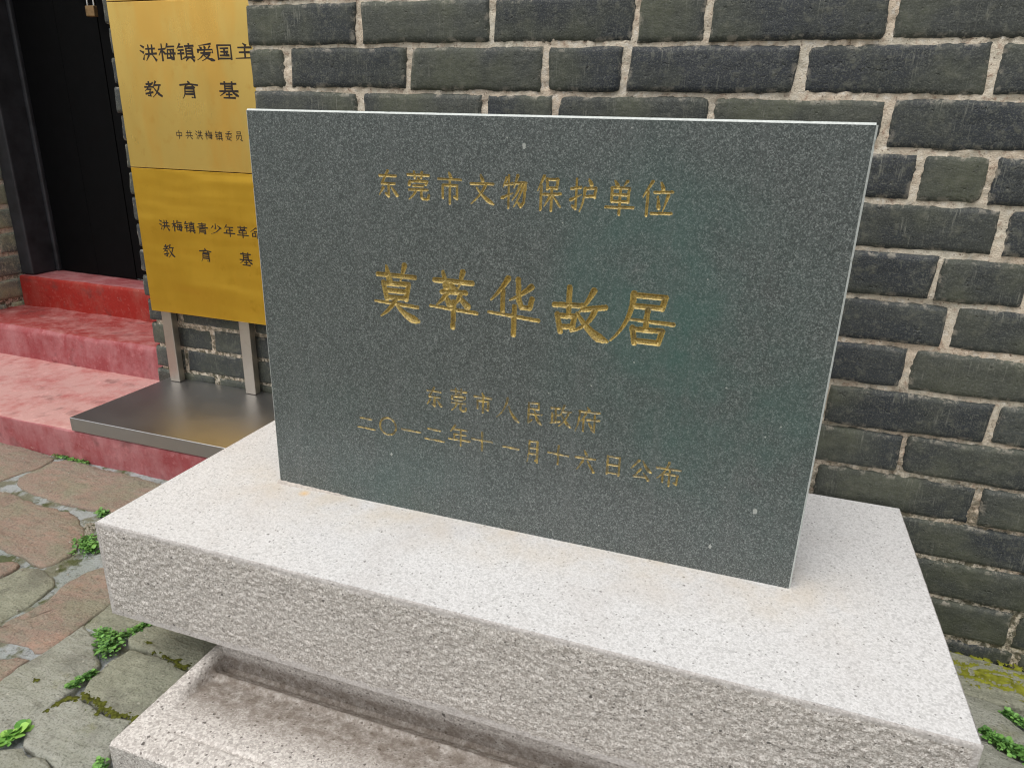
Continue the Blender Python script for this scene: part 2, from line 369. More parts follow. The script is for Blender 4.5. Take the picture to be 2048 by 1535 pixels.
# ------------------------------------------------------------------ bricks
def brick_geo(g, wd, ht, depth, loc, axis='x', seed=0, fine=True, chip=.5):
    """rounded, slightly crooked brick; face looks to -Y (axis x) or +X (axis y)"""
    rnd = random.Random(seed)
    s = rnd.random() * 100
    e = .0035
    if fine: us = [0, e, .011] + list(np.linspace(.011, wd - .011, max(3, int(wd / .022)))[1:-1]) + [wd - .011, wd - e, wd]; vs = [0, e, .011, ht * .34, ht * .66, ht - .011, ht - e, ht]
    else: us = [0, .006, wd * .5, wd - .006, wd]; vs = [0, .006, ht * .5, ht - .006, ht]
    us = np.array(us) - wd / 2; vs = np.array(vs) - ht / 2
    sk = rnd.uniform(-.035, .05); tilt = rnd.uniform(-.0022, .0022); dep = rnd.uniform(-.0025, .0025)
    cham = [max(0, rnd.gauss(.0005, .005)) * chip for _ in range(4)]
    P = []
    for j, v in enumerate(vs):
        row = []
        for i, u in enumerate(us):
            x, z = u + sk * v, v
            ev = min(v + ht / 2, ht / 2 - v); eu = min(u + wd / 2, wd / 2 - u)
            # wavy outline
            z += (fbm(u * 15 + s, v * 3, s, 2) * .0026 + fbm(u * 80 + s, v * 3, s + 4, 3) * .0018) * (1 if v > 0 else -1) * (abs(v) / (ht / 2)) ** 2
            x += (fbm(v * 30 + s, u * 2, s + 9, 3) * .0035) * (abs(u) / (wd / 2)) ** 6
            # worn corners
            ci = (u > 0) + 2 * (v > 0); dd = eu + ev
            if dd < .018: 
                k = cham[ci] * (1 - dd / .018); x -= math.copysign(k, u); z -= math.copysign(k, v)
            d = min(ev, eu)
            y = dep + tilt * u / (wd / 2)
            y += .008 if d < 1e-6 else (.0018 if d < .0045 else 0)
            y += fbm(u * 14 + s, v * 14, s, 3) * .0022
            row.append((x, y, z))
        P.append(row)
    P = np.array(P); R_, K = P.shape[:2]
    ring = [P[0, j] for j in range(K)] + [P[i, K - 1] for i in range(1, R_)] + [P[R_ - 1, j] for j in range(K - 2, -1, -1)] + [P[i, 0] for i in range(R_ - 2, 0, -1)]
    back = [np.array((p[0], depth, p[2])) for p in ring]
    def tr(p):
        if axis == 'x': return (loc[0] + p[0], loc[1] + p[1], loc[2] + p[2])
        if axis == 'y': return (loc[0] - p[1], loc[1] + p[0], loc[2] + p[2])
        return (loc[0] + p[1], loc[1] - p[0], loc[2] + p[2])        # face to -X
    g.rim = [1.0 if (j in (0, R_ - 1) or i in (0, K - 1)) else (.75 if (j in (1, R_ - 2) or i in (1, K - 2)) else 0.0) for j in range(R_) for i in range(K)]
    g.grid([[tr(p) for p in r] for r in P])
    n = len(ring)
    g.add([tr(p) for p in ring] + [tr(p) for p in back], [(i, n + i, n + (i + 1) % n, (i + 1) % n) for i in range(n)])

def lay_course(x0, x1, rnd, fixed=()):
    """vertical joints from x0 to x1 honouring measured ones"""
    js = [x0] + [f for f in fixed] 
    x = js[-1]
    if not fixed: x = x0 + rnd.choice([.14, .20, .27]); js.append(x)
    while True:
        x += rnd.choice([.30, .30, .295, .305, .15])
        if x > x1 - .08: break
        js.append(x)
    while len(js) > 1 and x1 - js[-1] < .07: js.pop()
    js.append(x1)
    out = []
    for a, b in zip(js, js[1:]):
        # a gap wider than one stretcher is more bricks
        while b - a > .34:
            step = .30 if b - a > .42 else (b - a) / 2
            out.append((a, a + step)); a += step
        out.append((a, b))
    return out

def brick_wall(parent, plane, x0, x1, z_joint, h, k0, k1, axis='x', fixed={}, seed=1, mat=None, fine=True, joined=False, jt=.0072, jv=.0112, single=None):
    rnd = random.Random(seed); g = Geo() if joined else None; cnt = 0
    for k in range(k0, k1):
        zt, zb = z_joint - (k - 1) * h, z_joint - k * h
        for (a, b) in lay_course(x0, x1, rnd, fixed.get(k, ())):
            wj = jv * rnd.uniform(.7, 1.35) if not (abs(a - x0) < 1e-6 and abs(b - x1) < 1e-6) else 0
            ht = (zt - zb) - jt * rnd.uniform(.8, 1.25)
            wd = (b - a) - wj
            if a == x0: cx = a + rnd.uniform(-.006, .003) + wd / 2
            elif b == x1: cx = b - wd / 2
            else: cx = (a + b) / 2
            cz = (zt + zb) / 2 + rnd.uniform(-.0015, .0015)
            loc = (cx, plane, cz) if axis == 'x' else (plane, cx, cz)
            cnt += 1
            if joined: brick_geo(g, wd, ht, .05, loc, axis, seed * 1000 + cnt, False)
            else:
                q = Geo(); brick_geo(q, wd, ht, .05, loc, axis, seed * 1000 + cnt, fine)
                o = link('brick', q.mesh('brick', True), mat or MB, parent)
                rm = np.zeros(len(q.v), np.float32); rm[:len(q.rim)] = q.rim
                o.data.attributes.new('rim', 'FLOAT', 'POINT').data.foreach_set('value', rm)
    if joined:
        o = link('upper_bricks', g.mesh('upper_bricks', True), mat or MB, parent); o['kind'] = 'stuff'
    return cnt

def mortar_sheet(parent, plane, a0, a1, z0, z1, axis='x', step=.008, amp=.0030, seed=0.0, backd=.3):
    na, nzv = int((a1 - a0) / step) + 1, int((z1 - z0) / step) + 1
    A = np.linspace(a0, a1, na); Z = np.linspace(z0, z1, nzv)
    g = Geo(); P = np.zeros((nzv, na, 3))
    for j, z in enumerate(Z):
        for i, a in enumerate(A):
            d = fbm(a * 70 + seed, z * 90, seed, 4) * amp + (.004 if fbm(a * 40, z * 110, 5.5, 3) > .36 else 0) + nz(a * 6, z * 6, seed) * .0012
            if axis == 'x': P[j, i] = (a, plane + d, z)
            elif axis == 'y': P[j, i] = (plane - d, a, z)
            else: P[j, i] = (plane + d, a, z)
    if axis == '-x': P = P[:, ::-1]
    g.grid(P)
    return link('mortar', g.mesh('mortar', True), MM, parent)

YW = .3876; ZJ = .9522; H = .0886; ZG = -.3225
wall = empty('brick_wall', (-.284, YW, ZG))
tag(wall, 'dark grey brick wall with pale lime joints behind the stone tablet', 'wall')
FIX = {1: [.005, .306, .599, .73, 1.036], 2: [-.181, .119, .422, .583, .903, 1.207], 3: [.002, .291, .447, .754, 1.059],
       4: [-.15, .14, .44, .74, .83, 1.125, 1.241], 5: [.02, .31, .60, .89, .985, 1.278], 6: [-.15, .15, .44, .58, .885, 1.193], 7: [.0, .3, .6, .89, 1.035, 1.43],
       8: [-.14, .15, .29, .59, .88, 1.18], 9: [.02, .31, .46, .75, 1.045, 1.343], 10: [-.14, .16, .3, .6, .9, 1.204], 11: [.01, .3, .6, .75, 1.05, 1.354],
       12: [-.15, .15, .45, .74, .89, 1.19, 1.49], 13: [.0, .3, .45, .75, 1.05, 1.2, 1.5], 14: [-.14, .16, .46, .6, .89, 1.18, 1.478], 15: [.01, .31, .61, .9, 1.2, 1.5]}
brick_wall(wall, YW, -.284, 2.35, ZJ, H, -3, 16, 'x', FIX, 11)
mortar_sheet(wall, YW + .0062, -.279, 2.35, ZG - .03, ZJ + 4 * H, 'x', .007)
brick_wall(wall, -.284 - .0, YW + .13, .803, ZJ, H, -3, 16, '-x', {}, 13, fine=False)
brick_wall(wall, YW, -.284, 2.35, ZJ, H, -19, -3, 'x', {}, 17, joined=True)
g = Geo(); g.box(-.276, 2.34, YW + .012, 1.1, ZG - .05, ZJ + 20 * H)
link('wall_core', g.mesh('wall_core'), MM, wall)

# recessed wall with the doorway beside it
YR = .803; ZR = .028 + .086 * 11
rw = empty('recessed_brick_wall', (-1.115, YR, ZG))
tag(rw, 'short brick wall set back behind the brass sign, right of the doorway', 'wall')
brick_wall(rw, YR, -1.134, -.284, ZR, .086, -3, 15, 'x', {}, 23, mat=MB, jt=.009)
g = Geo(); g.box(-1.108, -.27, YR + .006, 1.5, ZG - .05, ZR + 20 * .086); link('wall_core', g.mesh('wall_core'), MM, rw)
brick_wall(rw, YR, -1.117, -.284, ZR, .086, -19, -3, 'x', {}, 29, joined=True, jt=.011)

lw = empty('doorway_brick_jamb', (-2.2, .8, ZG))
tag(lw, 'weathered pale grey brick jamb at the left side of the dark doorway', 'wall')
brick_wall(lw, -2.2, .80, 1.18, .028 + .0886 * 4 + .45, .1, -3, 12, 'y', {}, 31, mat=MB2, fine=True, jt=.016)
brick_wall(lw, .80, -3.4, -2.2, .028 + .0886 * 4 + .45, .1, -3, 12, 'x', {}, 33, mat=MB2, fine=False, jt=.016)
g = Geo(); g.box(-3.4, -2.207, .807, 1.5, ZG - .05, 2.8); link('wall_core', g.mesh('wall_core'), MM, lw)

# wall over the doorway, its stone lintel
lt = empty('doorway_lintel', (-1.66, .8, 2.05)); tag(lt, 'stone lintel and brickwork across the top of the dark doorway', 'lintel')
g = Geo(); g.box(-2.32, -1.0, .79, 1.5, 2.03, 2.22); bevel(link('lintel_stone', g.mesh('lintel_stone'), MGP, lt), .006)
g = Geo(); g.box(-2.2, -1.115, .81, 1.5, 2.222, 2.8); link('wall_core', g.mesh('wall_core'), MM, lt)

# ------------------------------------------------------------------ ground
def ground():
    g = Geo(); n = 150
    xs = np.concatenate([np.linspace(-30, -2.6, 12)[:-1], np.linspace(-2.6, 2.6, 200), np.linspace(2.6, 30, 12)[1:]])
    ys = np.concatenate([np.linspace(-30, -2.4, 12)[:-1], np.linspace(-2.4, .45, 110), np.linspace(.45, 12, 8)[1:]])
    P = np.zeros((len(ys), len(xs), 3))
    for j, y in enumerate(ys):
        for i, x in enumerate(xs):
            d = fbm(x * 12, y * 12, 3, 4) * .004 if (abs(x) < 2.6 and -2.4 < y < .45) else 0
            if x > -.32 and y < -.15 or x > 1.2: d -= .011       # the grey stones by the pedestal are laid dry, with open joints
            P[j, i] = (x, y, ZG - .0015 + d)
    g.grid(P)
    o = link('ground', g.mesh('ground', True), MG); o['kind'] = 'structure'
    return o
gr = ground()
STONES = {
'S1': ([(-1.42, 0.391), (-1.328, 0.391), (-1.181, 0.37), (-1.147, 0.364), (-1.138, 0.295), (-1.156, 0.244), (-1.163, 0.2), (-1.285, 0.07), (-1.75, 0.12), (-1.78, 0.38)], 'red'),
'S2': ([(-1.127, 0.242), (-1.126, 0.286), (-1.125, 0.346), (-1.099, 0.372), (-0.83, 0.360), (-0.597, 0.352), (-0.511, 0.216), (-0.705, 0.176), (-0.796, 0.169), (-0.89, 0.17), (-0.983, 0.176), (-1.052, 0.184), (-1.1, 0.208)], 'red'),
'S3': ([(-1.093, 0.148), (-1.057, 0.15), (-0.944, 0.13), (-0.881, 0.132), (-0.808, 0.132), (-0.771, 0.118), (-0.706, 0.083), (-0.664, 0.043), (-0.645, 0.006), (-0.637, -0.031), (-0.64, -0.064), (-0.655, -0.081), (-0.695, -0.074), (-0.737, -0.061), (-0.781, -0.06), (-0.821, -0.056), (-1.04, -0.101), (-1.278, 0.026)], 'red'),
'S4': ([(-0.696, -0.149), (-0.689, -0.123), (-0.69, -0.1), (-0.656, -0.09), (-0.631, -0.093), (-0.578, -0.107), (-0.56, -0.129), (-0.556, -0.161), (-0.548, -0.189), (-0.55, -0.21), (-0.553, -0.231), (-0.553, -0.256), (-0.584, -0.404), (-0.745, -0.321)], 'green'),
'S4b': ([(-0.759, -0.102), (-0.739, -0.092), (-0.712, -0.092), (-0.703, -0.118), (-0.71, -0.142), (-0.753, -0.212), (-0.852, -0.167)], 'red'),
'S5': ([(-0.525, -0.276), (-0.533, -0.25), (-0.522, -0.205), (-0.519, -0.166), (-0.533, -0.126), (-0.534, -0.055), (-0.514, -0.021), (-0.422, 0.07), (-0.344, -0.011), (-0.393, -0.119), (-0.386, -0.197), (-0.383, -0.243), (-0.379, -0.286), (-0.386, -0.291), (-0.403, -0.289), (-0.429, -0.285), (-0.448, -0.288), (-0.484, -0.289), (-0.503, -0.293), (-0.542, -0.327), (-0.557, -0.317)], 'red'),
'S6': ([(-0.442, -0.338), (-0.42, -0.324), (-0.40, -0.324), (-0.390, -0.320), (-0.395, -0.341), (-0.391, -0.381), (-0.40, -0.43), (-0.49, -0.383)], 'red'),
'S7': ([(-0.38, -0.296), (-0.378, -0.207), (-0.34, -0.22), (-0.305, -0.225), (-0.296, -0.255), (-0.26, -0.275), (-0.253, -0.277), (-0.247, -0.331), (-0.248, -0.366), (-0.243, -0.407), (-0.247, -0.439), (-0.253, -0.458), (-0.264, -0.471), (-0.285, -0.509), (-0.389, -0.453), (-0.381, -0.386), (-0.387, -0.342)], 'grey'),
'S8': ([(-0.376, -0.198), (-0.389, -0.123), (-0.337, -0.019), (-0.237, -0.079), (-0.267, -0.148), (-0.277, -0.167), (-0.298, -0.19), (-0.333, -0.199), (-0.356, -0.201)], 'green'),
'S9': ([(-0.258, -0.151), (-0.223, -0.087), (-0.084, -0.084), (-0.072, -0.145), (-0.079, -0.221), (-0.105, -0.217), (-0.183, -0.210), (-0.231, -0.214), (-0.246, -0.21), (-0.255, -0.197), (-0.254, -0.172)], 'green'),
'S10': ([(-0.228, -0.227), (-0.161, -0.224), (-0.078, -0.231), (-0.069, -0.345), (-0.08, -0.357), (-0.142, -0.36), (-0.205, -0.347), (-0.219, -0.335), (-0.237, -0.272), (-0.231, -0.236)], 'green'),
'S11': ([(-0.215, -0.360), (-0.196, -0.363), (-0.133, -0.376), (-0.08, -0.368), (-0.068, -0.421), (-0.047, -0.457), (-0.027, -0.486), (-0.088, -0.483), (-0.134, -0.476), (-0.203, -0.468), (-0.218, -0.459), (-0.24, -0.441), (-0.24, -0.394), (-0.234, -0.376)], 'grey'),
'S12': ([(-0.231, -0.496), (-0.22, -0.485), (-0.199, -0.48), (-0.174, -0.489), (-0.133, -0.486), (-0.083, -0.497), (0.015, -0.588), (-0.122, -0.638), (-0.241, -0.556)], 'grey'),
'S13': ([(1.05, .385), (1.324, 0.381), (1.386, 0.378), (1.513, 0.370), (1.679, 0.356), (1.643, 0.238), (1.546, 0.252), (1.479, 0.256), (1.433, 0.256), (1.385, 0.260), (1.319, 0.264), (1.05, .27)], 'green'),
'S14': ([(1.05, .255), (1.299, 0.246), (1.384, 0.252), (1.431, 0.248), (1.445, 0.237), (1.435, 0.218), (1.462, 0.185), (1.511, 0.165), (1.494, 0.136), (1.459, 0.148), (1.406, 0.155), (1.329, 0.132), (1.05, .12)], 'grey'),
'S15': ([(1.05, .10), (1.326, 0.119), (1.391, 0.141), (1.399, 0.121), (1.425, 0.108), (1.474, 0.095), (1.459, -0.001), (1.289, -0.064), (1.05, -.05)], 'grey'),
}
def smooth_poly(pts, step=.02, seed=0.0):
    out = []; n = len(pts)
    for i in range(n):
        a = np.array(pts[i]); b = np.array(pts[(i + 1) % n]); L = np.linalg.norm(b - a); k = max(1, int(L / step))
        for t in range(k):
            out.append(a + (b - a) * t / k)
    out = np.array(out)
    out = (np.roll(out, 1, 0) * .3 + out * 3 + np.roll(out, -1, 0) * .3) / 3.6
    c = out.mean(0); res = []
    for p in out:
        d = (p - c); d /= (np.linalg.norm(d) + 1e-9)
        res.append(p + d * (fbm(p[0] * 60, p[1] * 85, seed, 5) * .0062 + .0052))
    return np.array(res)
def flagstone(pts, kind, seed, z=0.0, fine=True):
    ring = smooth_poly(pts, .012 if fine else .05, seed); c = ring.mean(0); n = len(ring)
    g = Geo(); tilt = (random.uniform(-.01, .01), random.uniform(-.01, .01))
    levels = [(1.0, -.022), (1.0, -.001), (-.0012, .0025), (-.006, .0045), (.72, .005), (.45, .005), (.2, .005)]
    vs = []
    for s_, dz in levels:
        for p in ring:
            d = c - p; L = np.linalg.norm(d) + 1e-9
            if s_ == 1.0: q = p
            elif s_ < 0: q = p + d / L * min(-s_, L * .3)
            else: q = c + (p - c) * s_
            h = (fbm(q[0] * 9 + seed, q[1] * 9, seed, 4) * .0035 + fbm(q[0] * 38, q[1] * 38, seed, 3) * .0016) if dz > 0 else 0
            vs.append((q[0], q[1], ZG + dz + h + z + tilt[0] * (q[0] - c[0]) + tilt[1] * (q[1] - c[1])))
    vs.append((c[0], c[1], ZG + .005 + z + fbm(c[0] * 9 + seed, c[1] * 9, seed, 4) * .0035))
    fs = []
    for l in range(len(levels) - 1):
        for i in range(n):
            a, b = l * n + i, l * n + (i + 1) % n
            fs.append((a, b, b + n, a + n))
    l = (len(levels) - 1) * n
    for i in range(n): fs.append((l + i, l + (i + 1) % n, len(vs) - 1))
    # orient upward
    area = sum(ring[i][0] * ring[(i + 1) % n][1] - ring[(i + 1) % n][0] * ring[i][1] for i in range(n))
    if area < 0: fs = [f[::-1] for f in fs]
    g.add(vs, fs)
    return link('flagstone', g.mesh('flagstone', True), MS[kind], gr)
for i, (k, (pts, kind)) in enumerate(STONES.items()): flagstone(pts, kind, i * 3.7 + 1)
def in_view(x, y):
    d = Vector((x, y, ZG)) - M.translation; z = d.dot(_f)
    if z < .05: return False
    u, v = 1024 + 1410 * d.dot(_r) / z, 767 - 1410 * d.dot(_u) / z
    return -25 < u < 2075 and 500 < v < 1565
rnd = random.Random(5); y = -6.0; row = 0
while y < .33:
    hgt = rnd.uniform(.26, .36); x = -7.0 + (row % 2) * .2
    while x < 6.5:
        wd = rnd.uniform(.34, .6)
        cx, cy = x + wd / 2, y + hgt / 2
        corners = [(x, y), (x + wd, y), (x + wd, y + hgt), (x, y + hgt)]
        seen = any(in_view(a, b) for a, b in corners + [(cx, cy), (cx, y), (cx, y + hgt)])
        undr = -.1 < cx < 1.1 and -.5 < cy < .5
        blocked = any(min(p[0] for p in v[0]) < x + wd and max(p[0] for p in v[0]) > x and min(p[1] for p in v[0]) < y + hgt and max(p[1] for p in v[0]) > y for v in STONES.values())
        if not seen and not undr and not blocked and y + hgt < .38:
            j = lambda: rnd.uniform(-.02, .02)
            pts = [(x + .012, y + .012), (cx + j(), y + .01 + abs(j()) * .4), (x + wd - .012, y + .012 + abs(j())), (x + wd - .012, y + hgt - .012), (cx + j(), y + hgt - .012), (x + .012 + abs(j()), y + hgt - .012)]
            flagstone(pts, rnd.choice(['red', 'green', 'grey', 'red', 'grey']), rnd.random() * 90, fine=False)
        x += wd
    y += hgt; row += 1

# ------------------------------------------------------------------ red steps
def soft_block(name, x0, x1, y0, y1, z0, z1, mats, parent, r=.012, amp=.004, step=.02, seed=0.0, slope=0.0):
    """cement block: front riser and tread as one rounded, hand-trowelled sheet"""
    prof = [(y0, z0)]
    nz_ = max(2, int((z1 - z0 - r) / step)); prof += [(y0, z0 + (z1 - r - z0) * i / nz_) for i in range(1, nz_ + 1)]
    prof += [(y0 + r * (1 - math.cos(a)), z1 - r + r * math.sin(a)) for a in (rad(22), rad(45), rad(68), rad(90))]
    ny = max(2, int((y1 - y0 - r) / step)); prof += [(y0 + r + (y1 - y0 - r) * i / ny, z1 + slope * (i / ny)) for i in range(1, ny + 1)]
    nx = max(2, int((x1 - x0) / step)); P = []
    for (y, z) in prof:
        row = []
        for i in range(nx + 1):
            x = x0 + (x1 - x0) * i / nx
            d = fbm(x * 5 + seed, y * 5, z * 5, 4) * amp + fbm(x * 30 + seed, y * 30, z * 30, 3) * amp * .25
            top = z > z1 - r * .6
            row.append((x, y - (0 if top else d), z + (d if top else 0) + (nz(x * 7, seed) * .002 if top else 0)))
        P.append(row)
    g = Geo(); g.grid(P)
    k = len(prof); fr = nz_ + 3
    g.m = [1 if (i // nx) < fr else 0 for i in range(len(g.f))]
    # ends
    for xx, rev in ((x0, False), (x1, True)):
        idx = 0 if not rev else nx
        ring = [P[i][idx] for i in range(k)] + [(xx, y1, z0)]
        f = tuple(range(len(ring))); g.add(ring, [f if not rev else f[::-1]], 1)
    return link(name, g.mesh(name, True), mats, parent)
ZP = -.220
steps = empty('red_doorsteps', (-1.66, YW, ZG))
tag(steps, 'worn red painted cement doorsteps below the dark doorway', 'steps')
soft_block('platform', -3.4, -.279, YW - .002, .90, ZG - .03, ZP, [MR_TOP, MR_FR], steps, .006, .003, seed=1)
soft_block('step', -2.215, -1.125, .854, 1.16, ZP - .01, -.093, [MR_MID, MR_FR], steps, .02, .006, seed=5)
soft_block('threshold', -2.19, -1.1, 1.133, 1.30, -.11, .040, [MR_FR, MR_HI], steps, .012, .004, seed=9)

# ------------------------------------------------------------------ door
door = empty('wooden_double_door', (-1.66, 1.28, .04)); tag(door, 'black painted double plank door set deep in the doorway', 'door')
ZD0, ZD1 = .042, 2.03
def plank_leaf(x0, x1):
    pr = Geo(); pr.box(x0, x1, 1.285, 1.32, ZD0, ZD1); leaf = link('door_leaf', pr.mesh('door_leaf'), MDOOR, door)
    n = 2; wd = (x1 - x0) / n
    for i in range(n):
        q = Geo(); q.box(x0 + wd * i + .0006, x0 + wd * (i + 1) - .0006, 1.276 + random.uniform(0, .0004), 1.2845, ZD0 + .004, ZD1 - .002)
        o = link('plank', q.mesh('plank'), MDOOR, leaf);  o.matrix_parent_inverse = Matrix.Translation(door.location).inverted() if False else Matrix.Identity(4)
        o.matrix_parent_inverse = leaf.matrix_world.inverted()
    return leaf
def fix_parent(o, p):
    bpy.context.view_layer.update(); o.matrix_parent_inverse = p.matrix_world.inverted()
l1 = plank_leaf(-2.102, -1.672); l2 = plank_leaf(-1.668, -1.238)
g = Geo(); g.box(-2.198, -2.128, 1.152, 1.33, .042, 2.03); g.box(-2.127, -2.106, 1.262, 1.33, .042, 2.03)
bevel(link('door_post', g.mesh('door_post'), MFRM, door), .008, 3)
g = Geo(); g.box(-1.212, -1.118, 1.152, 1.33, .042, 2.03); g.box(-1.234, -1.212, 1.22, 1.33, .042, 2.03)
bevel(link('door_post', g.mesh('door_post'), MFRM, door), .008, 3)
def torus(g, c, R_, r, ax, a0=0, a1=360, n=20, m=8):
    """arc tube; ax: function angle->unit vector in plane, with plane normal"""
    P = []
    for i in range(n + 1):
        a = rad(a0 + (a1 - a0) * i / n); d = Vector(ax(a)); nrm = Vector(ax(0)).cross(Vector(ax(math.pi / 2)))
        row = []
        for j in range(m + 1):
            b = 2 * math.pi * j / m
            row.append(tuple(Vector(c) + d * (R_ + r * math.cos(b)) + nrm * r * math.sin(b)))
        P.append(row)
    g.grid(P)
g = Geo()
for s in (-.045, .025):
    torus(g, (-1.67 + s, 1.262, 1.16), .026, .004, lambda a: (math.cos(a), 0, math.sin(a)))
    g.box(-1.67 + s - .006, -1.67 + s + .006, 1.255, 1.28, 1.18, 1.192)
link('door_ring', g.mesh('door_ring', True), MSHK, door)

lock = empty('padlock', (-1.645, 1.235, 1.06)); tag(lock, 'small brass padlock with bright shackle hanging on the black door', 'padlock')
g = Geo(); g.box(-1.667, -1.624, 1.222, 1.242, 1.066, 1.104); o = bevel(link('lock_body', g.mesh('lock_body'), MLOCK, lock), .004, 3)
g = Geo(); torus(g, (-1.6455, 1.232, 1.128), .0155, .0036, lambda a: (math.cos(a), 0, math.sin(a)), 0, 180)
for sx in (-1, 1):
    P = [[(-1.6455 + sx * .0155 + .0036 * math.cos(b), 1.232 + .0036 * math.sin(b), z) for b in np.linspace(0, 2 * math.pi, 9)] for z in (1.1, 1.128)]
    g.grid(P)
link('shackle', g.mesh('shackle', True), MSHK, lock)

